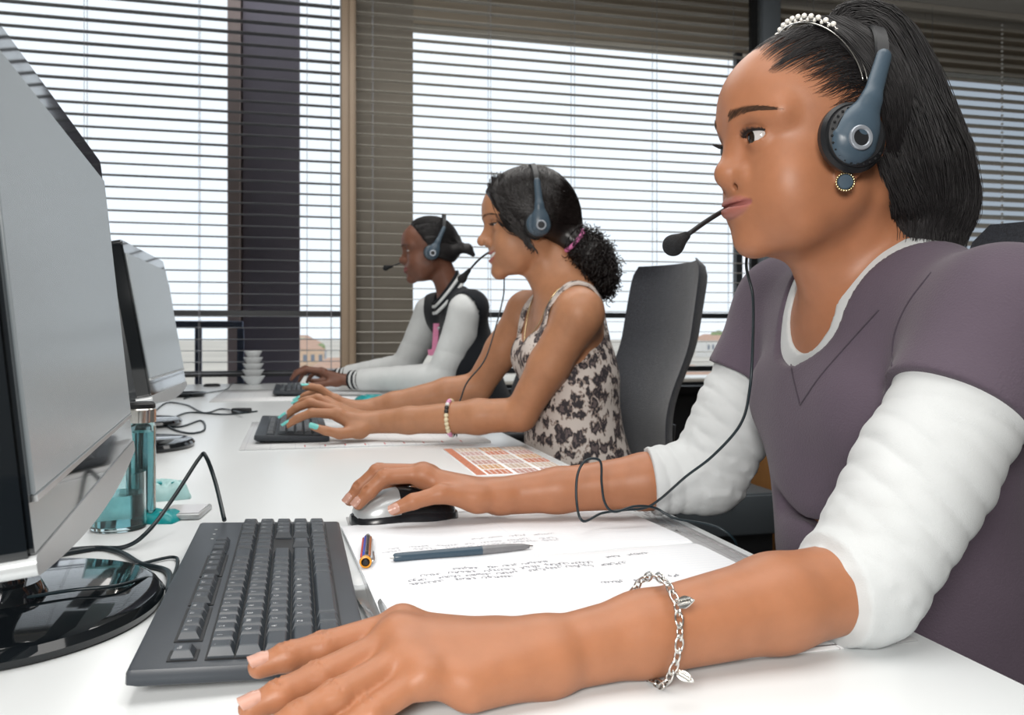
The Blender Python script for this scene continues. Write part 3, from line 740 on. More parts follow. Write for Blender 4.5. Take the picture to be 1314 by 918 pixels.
M['teal'] = mat('teal_plastic', (0.01, 0.36, 0.38), 0.3, noise=(14, 0.75)); M['tealp'] = mat('pale_teal_film', (0.45, 0.72, 0.72), 0.3, noise=(20, 0.7))
def packet(loc, rz, sx, sy, hz, label, m1, m2):
    root = empty('packet', loc, rz, label, 'packet'); rr = random.Random(int(sx * 1e4))
    bm = bmesh.new(); n, mm = 12, 8; G = []
    for i in range(n + 1):
        G.append([])
        for j in range(mm + 1):
            u, v = i / n * 2 - 1, j / mm * 2 - 1; e = max(0, (1 - u ** 4) * (1 - v ** 4))
            G[-1].append((u * sx / 2 * (1 - 0.1 * v * v), v * sy / 2, hz * e ** 0.6 * (1 + 0.2 * math.sin(7 * u + 5 * v))))
    top = [[bm.verts.new((x, y, z + 0.001)) for x, y, z in r] for r in G]; bot = [[bm.verts.new((x, y, 0)) for x, y, z in r] for r in G]
    for i in range(n):
        for j in range(mm): bm.faces.new((top[i][j], top[i + 1][j], top[i + 1][j + 1], top[i][j + 1])); bm.faces.new((bot[i][j], bot[i][j + 1], bot[i + 1][j + 1], bot[i + 1][j]))
    for i in range(n):
        bm.faces.new((bot[i][0], bot[i + 1][0], top[i + 1][0], top[i][0])); bm.faces.new((bot[i + 1][mm], bot[i][mm], top[i][mm], top[i + 1][mm]))
    for j in range(mm):
        bm.faces.new((bot[0][j + 1], bot[0][j], top[0][j], top[0][j + 1])); bm.faces.new((bot[n][j], bot[n][j + 1], top[n][j + 1], top[n][j]))
    obj('wrapper', bm, m1, root, 50)
    bm = bmesh.new()
    for k in range(3): box(bm, (-sx * 0.25 + k * sx * 0.22, 0, hz * 0.98 + 0.001), (sx * 0.07, sy * 0.5, 0.002), Matrix.Rotation(0.0, 3, 'Z'))
    obj('printed_stripes', bm, m2, root)
    return root
q = D(470, 514); packet((q.x + 0.02, q.y, ZD), 0.3, 0.12, 0.09, 0.018, 'teal and white packet lying beyond the middle woman\'s wrists', M['teal'], M['tealp'])
tis = tag(sheet('tissue', 0.25, 2.56, 0.37, 2.68, ZD, 0.001, M['paper'], None, 0.035, 14, 14, 0.4, 5), 'crumpled white tissue beyond the middle woman\'s forearms', 'tissue')
q = D(207, 640); packet((q.x, q.y, ZD), 0.2, 0.085, 0.05, 0.024, 'teal striped packet standing behind the glass beaker', M['tealp'], M['teal'])
q = D(198, 668); packet((q.x, q.y, ZD), -0.2, 0.07, 0.05, 0.012, 'flat bright teal packet beside the silver phone', M['teal'], M['tealp'])
q = D(238, 661)
ph = empty('phone', (q.x, q.y, ZD), math.radians(-8), 'flat silver grey phone lying behind the keyboard', 'phone')
boxo('body', (0, 0, 0.004), (0.055, 0.072, 0.008), M['silver'], ph, None, 0.003); boxo('screen', (0, 0, 0.0083), (0.048, 0.06, 0.0006), mat('pale_screen_glass', (0.62, 0.60, 0.60), 0.12, noise=(4, 0.95)), ph)
# ---- bottle and beaker
M['tglass'] = mat('teal_tinted_glass', (0.78, 0.95, 0.96), 0.03, trans=0.96, ior=1.3, noise=(10, 0.9)); M['water'] = mat('teal_liquid', (0.50, 0.88, 0.91), 0.05, trans=0.85, ior=1.2, noise=(30, 0.8))
q = P(181, 640, 1.13); bt = empty('water_bottle', (q.x, q.y, ZD), 0, 'slim teal water bottle with a steel collar, behind the near monitor', 'bottle')
lathe('body', [(0, 0.0), (0.0165, 0.0), (0.0185, 0.003), (0.0185, 0.125), (0.017, 0.132), (0.0155, 0.135), (0.0155, 0.13), (0.0165, 0.12), (0.0165, 0.005), (0, 0.004)], M['tglass'], bt, 32)
lathe('liquid', [(0, 0.0055), (0.0155, 0.0055), (0.0155, 0.118), (0, 0.118)], M['water'], bt, 32)
lathe('collar', [(0.0160, 0.130), (0.0187, 0.131), (0.0189, 0.148), (0.0178, 0.1495), (0.0160, 0.1495)], M['metal'], bt, 32)
lathe('cap', [(0, 0.158), (0.015, 0.1578), (0.0178, 0.155), (0.0180, 0.150), (0, 0.150)], M['black_matte'], bt, 32)
q = P(152, 672, 1.085); bk2 = empty('beaker', (q.x, q.y, ZD), 0, 'wide teal glass beaker half full, behind the near monitor', 'beaker')
lathe('glass', [(0, 0.0), (0.030, 0.0), (0.0335, 0.003), (0.0325, 0.072), (0.0308, 0.072), (0.0312, 0.006), (0, 0.005)], M['tglass'], bk2, 40)
lathe('liquid', [(0, 0.0062), (0.0305, 0.0065), (0.0303, 0.045), (0, 0.045)], M['water'], bk2, 40)
# ---- far clutter
M['highlight_white'] = mat('glossy_highlight_white', (0.82, 0.84, 0.85), 0.12, noise=(9, 0.97))
q = D(326, 492); z = 0.0
for k, r in enumerate([0.056, 0.052, 0.050, 0.046, 0.042]):
    lab = ['lowest', 'second lowest', 'middle', 'second highest', 'topmost'][k]
    o = lathe('highlight_bowl', [(0, 0.004), (r * 0.5, 0.0), (r * 0.55, 0.003), (r, 0.040), (r * 0.97, 0.041), (r * 0.5, 0.008), (0, 0.007)], M['highlight_white'], None, 32); o.location = (q.x, q.y - 0.09, ZD + z); z += 0.030  # added bowls stand in for blurred white highlights at the desk end
    tag(o, f'white stand-in for blurred highlights by the window at the desk end, {lab} of its stack', 'highlight_bowl', 'stacked white stand-ins for highlights by the window')
q = D(272, 496); o = lathe('desk_grommet', [(0, 0.012), (0.03, 0.012), (0.036, 0.008), (0.038, 0.0), (0, 0)], M['black_matte']); o.location = (q.x, q.y, ZD); tag(o, 'small round black cable cover on the desk near the window', 'cable cover')
q = D(240, 509); o = lathe('dish', [(0, 0.004), (0.05, 0.004), (0.075, 0.016), (0.078, 0.015), (0.06, 0.0), (0, 0)], M['black'], None, 40); o.location = (q.x, q.y, ZD); tag(o, 'shallow glossy black dish beyond the farthest monitor', 'dish')
p3 = tag(sheet('desk_pad', -0.30, 3.22, 0.34, 3.86, ZD, 0.002, M['pad2'], nx=3, ny=3), 'printed desk pad with grey boxes at the end of the desk by the window', 'desk pad')
# ---- cables
def tcable(pts, r, label, name='cable'): return tag(cable(name, pts, r, M['cable'], None, 8, 8), label, 'cable')
zt = ZD + 0.003
tcable([D(288, 668, ZD + .022), P(276, 618, 1.09), P(264, 586, 1.10), P(256, 588, 1.10), P(222, 640, 1.05), P(190, 682, 0.99), D(160, 702, zt), D(110, 706, zt), Vector((-0.33, 0.98, zt))], 0.0026, 'thick black keyboard cable arching up behind the near keyboard')
tcable([Vector((-0.36, 1.02, zt)), D(105, 705, zt), D(150, 708, zt), D(180, 724, zt), D(215, 734, zt), Vector((-0.112, 0.83, ZD + 0.012))], 0.0032, 'thick black cable running under the near monitor to the keyboard')
tcable([Vector((-0.34, 0.94, zt)), D(120, 738, zt), D(180, 724, zt), D(226, 716, zt), Vector((-0.118, 0.90, zt))], 0.0018, 'thin black cable crossing behind the near monitor base')
bz = ZD + 0.018
tcable([D(20, 770, bz + .003), D(90, 758, bz + .003), D(150, 752, bz + .003), D(192, 742, zt + .012), Vector((-0.118, 0.86, zt + 0.004))], 0.0016, 'thin cable lying across the glossy base of the near monitor')
tcable([D(198, 528, zt), D(215, 517, zt), D(240, 520, zt), D(262, 530, zt), D(285, 525, zt), D(312, 530, ZD + .014)], 0.0026, 'grey cable curling behind the second monitor to the middle keyboard')
tcable([D(196, 545, zt), D(230, 548, zt), D(258, 540, zt), D(262, 552, zt), D(240, 556, zt), D(215, 545, zt), D(240, 530, zt), D(290, 532, zt), D(330, 528, zt)], 0.0026, 'tangled cable looping on the desk by the second monitor base')
tcable([D(236, 512, zt), D(262, 505, zt), D(290, 500, zt), D(300, 492, zt), D(330, 490, zt)], 0.0022, 'thin cable lying near the white stack at the desk end')
q = D(310, 528, ZD + .006); o = boxo('cable_plug', (q.x, q.y, ZD + 0.008), (0.06, 0.02, 0.016), M['black_matte'], None, Matrix.Rotation(-0.2, 3, 'Z'), 0.004); tag(o, 'black cable plug lying left of the middle keyboard', 'plug')

# ---------------------------------------------------------------- cabinets and chairs
M['cabg'] = mat('blue_grey_cabinet', (0.085, 0.10, 0.112), 0.45, noise=(5, 0.92)); M['wood'] = mat('orange_brown_wood', (0.30, 0.14, 0.045), 0.5, noise=(6, 0.7), bump=(60, 0.1))
xa, xb = 1.20, 1.70
cb = empty('drawer_cabinet', ((xa + xb) / 2, 2.75, 0), 0, 'low blue grey drawer cabinet on a black plinth behind the near woman', 'cabinet')
boxo('body', (0, 0.22, 0.325), (xb - xa, 0.44, 0.15), M['cabg'], cb, None, 0.004)
d_ = boxo('drawer', (0, -0.004, 0.325), (xb - xa - 0.02, 0.02, 0.138), M['cabg'], cb, None, 0.004); boxo('handle', (0, -0.018, 0.365), (0.12, 0.012, 0.012), M['cabg'], d_, None, 0.003)
boxo('plinth', (0, 0.22, 0.125), (xb - xa - 0.03, 0.41, 0.25), M['black_matte'], cb)
wc = empty('wooden_cabinet', (2.10, 2.95, 0), 0, 'orange brown wooden cabinet beyond the near woman, mostly hidden', 'cabinet')
boxo('carcass', (0, 0.2, 0.31), (0.6, 0.4, 0.62), M['wood'], wc, None, 0.003)
for x in (-0.15, 0.15): d_ = boxo('door', (x, -0.01, 0.31), (0.29, 0.02, 0.58), M['wood'], wc, None, 0.003); boxo('knob', (-x * 0.3, -0.02, 0.02 + 0.31), (0.02, 0.02, 0.02), M['metal'], d_, None, 0.004)
M['mesh'] = mat('charcoal_mesh', (0.028, 0.032, 0.044), 0.75, noise=(260, 0.45), bump=(420, 0.9), sheen=0.25)
M['chair'] = mat('chair_black_plastic', (0.02, 0.021, 0.024), 0.4, noise=(30, 0.9))
def office_chair(seat, rz, hb, lean, label, wb=0.46, arm_z=0.655, bx=0.25, zb0=0.56, yb=0.0):
    """local: the seat faces -x; the back rises at +x"""
    root = empty('office_chair', (seat[0], seat[1], 0), rz, label, 'chair', 'office chairs at the desk')
    bm = bmesh.new(); box(bm, (0, 0, 0.44), (0.47, 0.47, 0.08), None, 0.03, 3); obj('seat', bm, M['mesh'], root, 40)
    bm = bmesh.new(); nu, nv = 18, 26; G = [[], []]
    for s in (0, 1):
        for j in range(nv + 1):
            r_ = []
            for i in range(nu + 1):
                u = i / nu * 2 - 1; v = j / nv
                wv = wb / 2 * (0.92 + 0.12 * math.sin(math.pi * (v * 0.62 + 0.16)) ** 1.0) * (1 if v < 0.9 else math.sqrt(max(0, 1 - ((v - 0.9) / 0.1) ** 2)) * 0.16 + 0.84)
                y = u * wv
                lum = 0.030 * math.sin(math.pi * min(1, v * 1.5)) ** 2
                x = bx + v * hb * math.sin(lean) - lum - 0.055 * abs(u) ** 2.2 * (0.45 + 0.55 * v) + (0.026 if s else 0) * (1 - max(abs(u) ** 8, (2 * v - 1) ** 10)) + 0.004 * s
                r_.append(bm.verts.new((x, y, zb0 + v * hb * math.cos(lean))))
            G[s].append(r_)
    for s in (0, 1):
        for j in range(nv):
            for i in range(nu):
                q = (G[s][j][i], G[s][j][i + 1], G[s][j + 1][i + 1], G[s][j + 1][i]); bm.faces.new(q if s else q[::-1])
    for j in range(nv):
        for i in (0, nu): q = (G[0][j][i], G[0][j + 1][i], G[1][j + 1][i], G[1][j][i]); bm.faces.new(q if i else q[::-1])
    for i in range(nu):
        for j in (0, nv): q = (G[0][j][i], G[0][j][i + 1], G[1][j][i + 1], G[1][j][i]); bm.faces.new(q if not j else q[::-1])
    bmesh.ops.recalc_face_normals(bm, faces=bm.faces)
    obj('backrest', bm, M['mesh'], root, 60)
    cable('back_support', [(0.05, 0, 0.40), (bx + 0.03, 0, 0.40), (bx + 0.055, 0, 0.5), (bx + 0.075, 0, 0.75)], 0.022, M['chair'], root, 6, 10)
    for s in (-1, 1):
        a = cable('arm_post', [(0.02, s * 0.2, 0.42), (0.02, s * 0.262, 0.43), (0.02, s * 0.275, 0.54), (0.02, s * 0.272, arm_z - 0.02)], 0.016, M['chair'], root, 6, 10)
        bm = bmesh.new(); box(bm, (-0.02, s * 0.272, arm_z), (0.25, 0.06, 0.032), None, 0.013, 3); obj('arm_pad', bm, M['chair'], root, 40)
    lathe('gas_column', [(0, 0.41), (0.05, 0.41), (0.05, 0.39), (0.025, 0.38), (0.025, 0.1), (0, 0.1)], M['chair'], root, 20)
    for k in range(5):
        a = 2 * math.pi * k / 5 + 0.3
        cable('base_leg', [(0, 0, 0.11), (0.15 * math.cos(a), 0.15 * math.sin(a), 0.095), (0.29 * math.cos(a), 0.29 * math.sin(a), 0.07)], 0.018, M['chair'], root, 4, 8)
        bm = bmesh.new(); bmesh.ops.create_cone(bm, segments=16, radius1=0.026, radius2=0.026, depth=0.04, cap_ends=True, matrix=Matrix.Translation((0.29 * math.cos(a), 0.29 * math.sin(a), 0.027)) @ Matrix.Rotation(a + 1.57, 4, 'Z') @ Matrix.Rotation(math.pi / 2, 4, 'Y')); obj('castor', bm, M['black_matte'], root, 40)
    return root
office_chair((0.66, 1.95), 0.08, 0.55, math.radians(13), 'charcoal office chair with a high curved back, middle woman sitting on it', 0.34, 0.60, 0.17, 0.62)
office_chair((0.72, 0.80), -0.03, 0.58, math.radians(10), 'dark mesh office chair the near woman sits on, only its rim in view', 0.46, 0.60, 0.17, 0.56)
office_chair((0.74, 3.30), 0.05, 0.5, math.radians(10), 'office chair of the woman in the varsity jacket, hidden behind the others', 0.45, 0.60, 0.2, 0.54)
# ---------------------------------------------------------------- people: shared anatomy
def skin(name, col, lip, rough=0.45):
    m = mat(name, col, rough, spec=0.42, noise=(55, 0.90), bump=(900, 0.06), sss=0.12)
    nt, N, L, b = nodes(m)
    src = b.inputs['Base Color'].links[0].from_socket
    at_ = N.new('ShaderNodeAttribute'); at_.attribute_name = 'lip'
    mx = N.new('ShaderNodeMix'); mx.data_type = 'RGBA'; mx.inputs[7].default_value = (*lip, 1)
    L.new(at_.outputs['Fac'], mx.inputs[0]); L.new(src, mx.inputs[6]); L.new(mx.outputs[2], b.inputs['Base Color'])
    return m
def eye_mat():
    m = mat('eyeball', (0.85, 0.85, 0.85), 0.08, spec=0.6); nt, N, L, b = nodes(m)
    tc = N.new('ShaderNodeTexCoord'); sp = N.new('ShaderNodeSeparateXYZ'); nm = N.new('ShaderNodeVectorMath'); nm.operation = 'NORMALIZE'
    cr = N.new('ShaderNodeValToRGB'); cr.color_ramp.interpolation = 'LINEAR'; el = cr.color_ramp.elements
    el[0].position = 0.0; el[0].color = (0.48, 0.43, 0.41, 1); el[1].position = 0.825; el[1].color = (0.55, 0.53, 0.52, 1)
    for p, c in ((0.845, (0.012, 0.01, 0.006, 1)), (0.95, (0.022, 0.010, 0.005, 1)), (0.968, (0.004, 0.003, 0.003, 1))):
        e = el.new(p); e.color = c
    L.new(tc.outputs['Object'], nm.inputs[0]); L.new(nm.outputs[0], sp.inputs[0]); L.new(sp.outputs['Z'], cr.inputs[0]); L.new(cr.outputs[0], b.inputs['Base Color'])
    return m
M['eye'] = eye_mat()
def hair_mat(name, col, rough=0.45): return mat(name, col, rough, spec=0.5, noise=(90, 0.55))
M['hair'] = hair_mat('black_hair', (0.019, 0.017, 0.018), 0.5); M['browh'] = hair_mat('brow_hair', (0.10, 0.05, 0.028), 0.6); M['hair2'] = hair_mat('dark_brown_hair', (0.010, 0.0065, 0.006), 0.34)

class Head:
    """origin midway between the ear canals; local f, l, u = forward, left, up"""
    def __init__(s, O, yaw, pitch, roll=0.0, sc=1.06):
        f = np.array([math.cos(yaw) * math.cos(pitch), math.sin(yaw) * math.cos(pitch), math.sin(pitch)])
        s.R = frame(f, (0, 0, 1)); s.O = np.array(O, float); s.sc = sc
        if roll:
            c_, s_ = math.cos(roll), math.sin(roll); l, u = s.R[1].copy(), s.R[2].copy()
            s.R[1] = c_ * l + s_ * u; s.R[2] = -s_ * l + c_ * u
    def p(s, f, l, u): return s.O + s.sc * (f * s.R[0] + l * s.R[1] + u * s.R[2])
    def loc(s, q): return (s.R @ (np.asarray(q, float) - s.O)) / s.sc
def add_head(S, h, nose=(0.1085, 0.0115, 0.014, 0.0095), smile=0.0, open_=0.0056, lipfull=1.0, chin=0.083, fore=0.097, cheek=0.0, g=0.9, mw=0.026, ef=0.0735, lf_=0.0, mz=0.068, el_=0.0315, ear=-0.008):
    k = h.sc; R = h.R                                 # g: length of the lower face; ef: how far forward the eyes lie
    def p(f, l, u): return h.p(f, l, u if u > -0.0145 else -0.0145 + (u + 0.0145) * g)
    def B(c, r, kk, op='u'): S.ball(p(*c), r * k, kk, op)
    def E_(c, r, kk, op='u', Rr=None): S.ell(p(*c), np.array(r) * k, R if Rr is None else Rr, kk, op)
    def Cc(a, b, ra, rb, kk, op='u'): S.cap(p(*a), p(*b), ra * k, rb * k, kk, op)
    E_((0.0055, 0, 0.045), (0.0925, 0.0735, 0.082), 0.01)
    E_((fore - 0.052, 0, 0.052), (0.052, 0.055, 0.050), 0.02)
    E_((0.032, 0, -0.015), (0.056, 0.055, 0.075), 0.025)
    for s in (-1, 1):
        Cc((0.010, s * 0.045, -0.040), (0.045, s * 0.035, -0.068), 0.019, 0.017, 0.035)
        Cc((0.045, s * 0.036, -0.070), (chin - 0.004, s * 0.009, -0.084), 0.015, 0.013, 0.02)
        E_((0.055, s * 0.034, -0.030), (0.030 + cheek, 0.029, 0.036), 0.025)
    B((chin, 0, -0.084), 0.0145, 0.016)
    E_((0.042, 0, -0.052), (0.042, 0.042, 0.036), 0.02)
    for s in (-1, 1):
        Cc((0.088, s * 0.014, 0.036), (0.068, s * 0.050, 0.036), 0.009, 0.009, 0.016)
        B((ef + 0.0245, s * 0.0325, 0.017), 0.0155, 0.014, 's')
    nx, nr, aw, ar = nose
    Cc((0.0885, 0, 0.024), (nx - 0.003, 0, -0.007), 0.0065, nr * 0.9, 0.013)
    B((nx, 0, -0.0115), nr, 0.008); Cc((0.084, 0, 0.012), (0.090, 0, -0.012), 0.009, 0.0125, 0.012)
    for s in (-1, 1): B((nx - 0.0125, s * aw, -0.0150), ar, 0.0052)
    E_((mz, 0, -0.045), (0.0285, 0.034, 0.027), 0.022)
    for s in (-1, 1): E_((nx - 0.007, s * aw * 0.70, -0.0262), (0.0055, 0.0034, 0.0042), 0.0025, 's')
    # mouth: the lips follow the face as built so far
    def surf(l, u):
        f_ = np.arange(0.135, 0.03, -0.0004); q = np.array([p(a, l, u) for a in f_]); d = S.at(q)
        return f_[np.argmax(d < 0)]
    sm = smile; w_ = mw; up = 0.006 * sm; lf = lipfull; dn = 0.0085 * max(0, sm - 0.4)
    def row_(u):                                      # a smooth even curve through the face at height u
        ls = np.linspace(0, w_, 6); fs = [surf(a, u) for a in ls]; A_ = np.stack([np.ones(6), ls ** 2, ls ** 4], 1)
        c_ = np.linalg.lstsq(A_, np.array(fs), rcond=None)[0]; return lambda l: c_[0] + c_[1] * l ** 2 + c_[2] * l ** 4
    R3 = (row_(-0.0432), row_(-0.0522), row_(-0.0473)); U_ = {}; cols = np.linspace(0, 1, 10)
    for i, v in enumerate(cols):
        c2 = v * v; l = w_ * v; uc = up * c2
        U_[i] = ((R3[0](l) - 0.0018 - 0.0016 * c2, l, -0.0432 + 0.0014 * max(0, sm - 0.4) + uc - 0.0030 * c2 - 0.0010 * math.exp(-(v / 0.18) ** 2)), (R3[1](l) - 0.0012 - 0.0018 * c2, l, -0.0522 + uc + 0.0042 * c2 - dn * (1 - c2)), (R3[2](l) + 0.0003 + 0.0018 * (1 - c2) * (smile < 0.5), l, -0.0473 + uc - dn * 0.3 * (1 - c2)))
    ru = np.interp(cols, [0, .35, .68, .9, 1], [0.0050, 0.0052, 0.0046, 0.0034, 0.0024]); rl = np.interp(cols, [0, .35, .68, .9, 1], [0.0066, 0.0063, 0.0052, 0.0036, 0.0024])
    mir = lambda q, s: (q[0], q[1] * s, q[2])
    h.lips = Field(); h.mouth = U_
    for T_ in (S, h.lips):
        for s in (-1, 1):
            for i in range(9):
                for r_, row in ((ru, 0), (rl, 1)):
                    T_.cap(p(*mir(U_[i][row], s)), p(*mir(U_[i + 1][row], s)), r_[i] * lf * k, r_[i + 1] * lf * k, 0.0030)
    for s in (-1, 1):
        for i in range(9):
            rr_ = (0.0015, 0.0014) if sm < 0.5 else (0.0046 * (1 - cols[i] ** 3) + 0.0004, 0.0046 * (1 - cols[i + 1] ** 3) + 0.0004)
            S.cap(p(*mir(U_[i][2], s)), p(*mir(U_[i + 1][2], s)), rr_[0] * k, rr_[1] * k, 0.0028, 's')
            if sm > 0.5: S.cap(p(*mir((U_[i][2][0] - 0.007, *U_[i][2][1:]), s)), p(*mir((U_[i + 1][2][0] - 0.007, *U_[i + 1][2][1:]), s)), rr_[0] * k, rr_[1] * k, 0.002, 's')
        B((surf(w_ + 0.001, -0.0475 + up) + 0.0002, s * (w_ + 0.0015), -0.0475 + up), 0.0012, 0.003, 's')
    # eyelids round the eyeballs, and their openings
    h.eyes = []
    for s in (-1, 1):
        e = (ef, s * el_, 0.0175)
        B(e, 0.0139, 0.006)
        a = s * 0.30; Rr = np.array([math.cos(a) * R[0] + math.sin(a) * R[1], -math.sin(a) * R[0] + math.cos(a) * R[1], R[2]])
        c_ = np.array(p(*e)) + k * (0.0105 * Rr[0] + 0.0002 * R[2])
        cant = -s * 0.10; R2 = np.array([Rr[0], math.cos(cant) * Rr[1] + math.sin(cant) * R[2] * -1, math.cos(cant) * R[2] + math.sin(cant) * Rr[1]])
        S.ell(c_, np.array((0.0085, 0.0140, open_)) * k, R2, 0.0012, 's')
        h.eyes.append((np.array(p(*e)), R2, c_))
    for s in (-1, 1):                                 # the fold of the upper lid
        pts = []
        for t in np.linspace(-1, 1, 8):
            l = s * (el_ + 0.0005) + 0.0145 * t; u_ = 0.0175 + 0.0100 - 0.0050 * t * t; pts.append(p(surf(l, u_) + 0.0003, l, u_))
        S.chain(pts, np.array([0.0004, 0.0009, 0.0012, 0.0013, 0.0013, 0.0012, 0.0009, 0.0004]) * k, 0.0030, 's')
    for s in (-1, 1):
        a = 0.25; Re = np.array([math.cos(a) * R[0] + math.sin(a) * R[2], R[1], -math.sin(a) * R[0] + math.cos(a) * R[2]])
        E_((ear, s * 0.0745, 0.004), (0.017, 0.0075, 0.030), 0.006, 'u', Re)
        B((ear + 0.011, s * 0.0715, -0.026), 0.0085, 0.008)
        E_((ear + 0.003, s * 0.083, 0.006), (0.010, 0.005, 0.018), 0.004, 's', Re)
def hand_points(W, f, u, thumb_side, curl=(0.25, 0.5, 0.35), spread=0.07, sc=1.0, lift=0.0, thumb=None):
    """joint positions of a hand: W wrist, f finger direction, u back of the hand"""
    f = np.array(f, float) / np.linalg.norm(f); u = np.array(u, float); u -= f * (u @ f); u /= np.linalg.norm(u)
    s = np.cross(f, u) * 1.0
    s = s if s @ np.array(thumb_side) > 0 else -s
    W = np.array(W, float); out = []
    base = [(0.088, 0.026, 0.004), (0.091, 0.006, 0.006), (0.086, -0.013, 0.004), (0.078, -0.030, 0.0)]
    ln = [(0.041, 0.025, 0.020), (0.045, 0.028, 0.021), (0.041, 0.026, 0.021), (0.032, 0.020, 0.018)]
    for i, (b, l_) in enumerate(zip(base, ln)):
        sa = spread * (1.4, 0.3, -0.7, -1.8)[i]
        d = f * math.cos(sa) + s * math.sin(sa); ang = -lift * (1, .8, .6, .5)[i]
        p = W + sc * (b[0] * f + b[1] * s + b[2] * u); pts = [p]
        for j in range(3):
            ang += curl[j] * (1.0, 1.05, 1.1, 1.15)[i]
            p = p + sc * l_[j] * (d * math.cos(ang) - u * math.sin(ang)); pts.append(p)
        out.append(pts)
    tb = thumb or [(0.022, 0.024, -0.008), (0.055, 0.046, -0.014), (0.082, 0.050, -0.020), (0.104, 0.044, -0.024)]
    out.append([W + sc * (a * f + b * s + c_ * u) for a, b, c_ in tb])
    return out, f, u, s
def add_hand(S, W, fingers, f, u, s, sc=1.0, wr=0.026):
    """one smooth palm with five separate tapered fingers; returns nail frames"""
    R0 = [0.0113, 0.0115, 0.0110, 0.0098]; W = np.array(W, float)
    for i in range(4):
        b = fingers[i][0]; w0 = W + (0.013, 0.005, -0.005, -0.013)[i] * sc * s
        S.cap(w0, b - 0.003 * u * sc, 0.0150 * sc, 0.0122 * sc, 0.014)
    th = fingers[4]
    S.cap(W + 0.012 * s * sc, th[0], 0.0155 * sc, 0.0150 * sc, 0.014)
    S.cap(th[0], th[1], 0.0150 * sc, 0.0118 * sc, 0.012)
    S.cap(th[1], th[2], 0.0112 * sc, 0.0098 * sc, 0.006); S.cap(th[2], th[3], 0.0099 * sc, 0.0078 * sc, 0.004)
    S.cap(th[0], fingers[0][0] - 0.006 * u * sc, 0.012 * sc, 0.009 * sc, 0.016)
    for i in range(4):
        q = fingers[i]; r = R0[i] * sc
        S.ball(q[0] + 0.0015 * u * sc, r * 1.10, 0.010)
        S.cap(q[0], q[1], r * 1.02, r * 0.92, 0.005); S.ball(q[1] + 0.0006 * u * sc, r * 0.97, 0.003)
        S.cap(q[1], q[2], r * 0.90, r * 0.84, 0.003); S.ball(q[2] + 0.0004 * u * sc, r * 0.86, 0.003)
        S.cap(q[2], q[3], r * 0.83, r * 0.68, 0.003)
    for i in range(4):                                # skin creases over the finger joints
        q = fingers[i]
        for j, rr_, offs in ((1, R0[i] * 0.93 * sc, (-0.0042, -0.0012, 0.0018, 0.0046)), (2, R0[i] * 0.83 * sc, (-0.0016, 0.0016))):
            d = q[j + 1] - q[j - 1]; d /= np.linalg.norm(d); uu = u - d * (u @ d); uu /= np.linalg.norm(uu); w3 = np.cross(d, uu)
            for o_ in offs:
                pts = [q[j] + d * (o_ * sc + 0.0006 * math.cos(3 * a)) + (rr_ + 0.0004) * (math.cos(a) * uu + math.sin(a) * w3) for a in (-0.8, -0.3, 0.3, 0.8)]
                S.chain(pts, [0.0003, 0.0007, 0.0007, 0.0003], 0.0016, 's')
    out = []
    for i in range(5):
        q = fingers[i]; d = q[3] - q[2]; d /= np.linalg.norm(d); r = (R0[i] * 0.74 if i < 4 else 0.0086) * sc
        uu = u if i < 4 else (0.35 * u + 0.75 * s); uu = uu - d * (uu @ d); uu /= np.linalg.norm(uu)
        out.append((q[3] - d * 0.0015 * sc, d, uu, r))
    return out
def nails(frames, m, parent, grow=1.0):
    for c_, d, u, r in frames:
        bm = bmesh.new(); n = 8; w3 = np.cross(d, u); G = []
        for a in range(n + 1):
            for_ = []
            x = (a / n - 0.5) * 2
            for b in range(n + 1):
                y = (b / n - 0.5) * 2; th = y * 0.85
                ll = x * r * 0.82 * grow * (1 - 0.22 * y * y) + r * 0.15
                rr = r * (1.05 if x > -0.6 else 0.98) * (0.97 if x > 0 else 1.0)
                q = c_ + d * ll + rr * (math.sin(th) * w3 * 0.92 + math.cos(th) * u)
                for_.append(q)
            G.append(for_)
        T_ = [[bm.verts.new(q + 0.0006 * u) for q in r_] for r_ in G]; B_ = [[bm.verts.new(q - 0.0012 * u) for q in r_] for r_ in G]
        for a in range(n):
            for b in range(n):
                bm.faces.new((T_[a][b], T_[a + 1][b], T_[a + 1][b + 1], T_[a][b + 1])); bm.faces.new((B_[a][b], B_[a][b + 1], B_[a + 1][b + 1], B_[a + 1][b]))
        for a in range(n):
            for b in (0, n): bm.faces.new((T_[a][b], T_[a + 1][b], B_[a + 1][b], B_[a][b]))
        for b in range(n):
            for a in (0, n): bm.faces.new((T_[a][b], T_[a][b + 1], B_[a][b + 1], B_[a][b]))
        bmesh.ops.recalc_face_normals(bm, faces=bm.faces)
        obj('nail', bm, m, parent, 50, True)
def finish_body(S, ax, m, label, heads, base, cat='person'):
    me = S.mesh('person', ax, m)
    n = len(me.vertices); co = np.empty(n * 3, np.float32); me.vertices.foreach_get('co', co); co = co.reshape(-1, 3)
    lip = np.zeros(n, np.float32)
    h = heads; near = np.linalg.norm(co - h.p(0.095, 0, -0.043), axis=1) < 0.05
    d = h.lips.at(co[near]); lip[near] = np.clip((0.0009 - d) / 0.0012, 0, 1)
    at_ = me.attributes.new('lip', 'FLOAT', 'POINT'); at_.data.foreach_set('value', lip)
    poly = np.empty(len(me.polygons) * 4, np.int32); me.polygons.foreach_get('vertices', poly)
    sel = np.linalg.norm(co - h.O, axis=1) < 0.22
    poly = poly.reshape(-1, 4); poly = poly[sel[poly].all(1)]
    idx = np.cumsum(sel) - 1
    bvh = BVHTree.FromPolygons([tuple(v) for v in co[sel].tolist()], idx[poly].tolist())
    me.transform(Matrix.Translation(-Vector(base)))
    o = link('person', me); o.location = base; tag(o, label, cat)
    return o, bvh
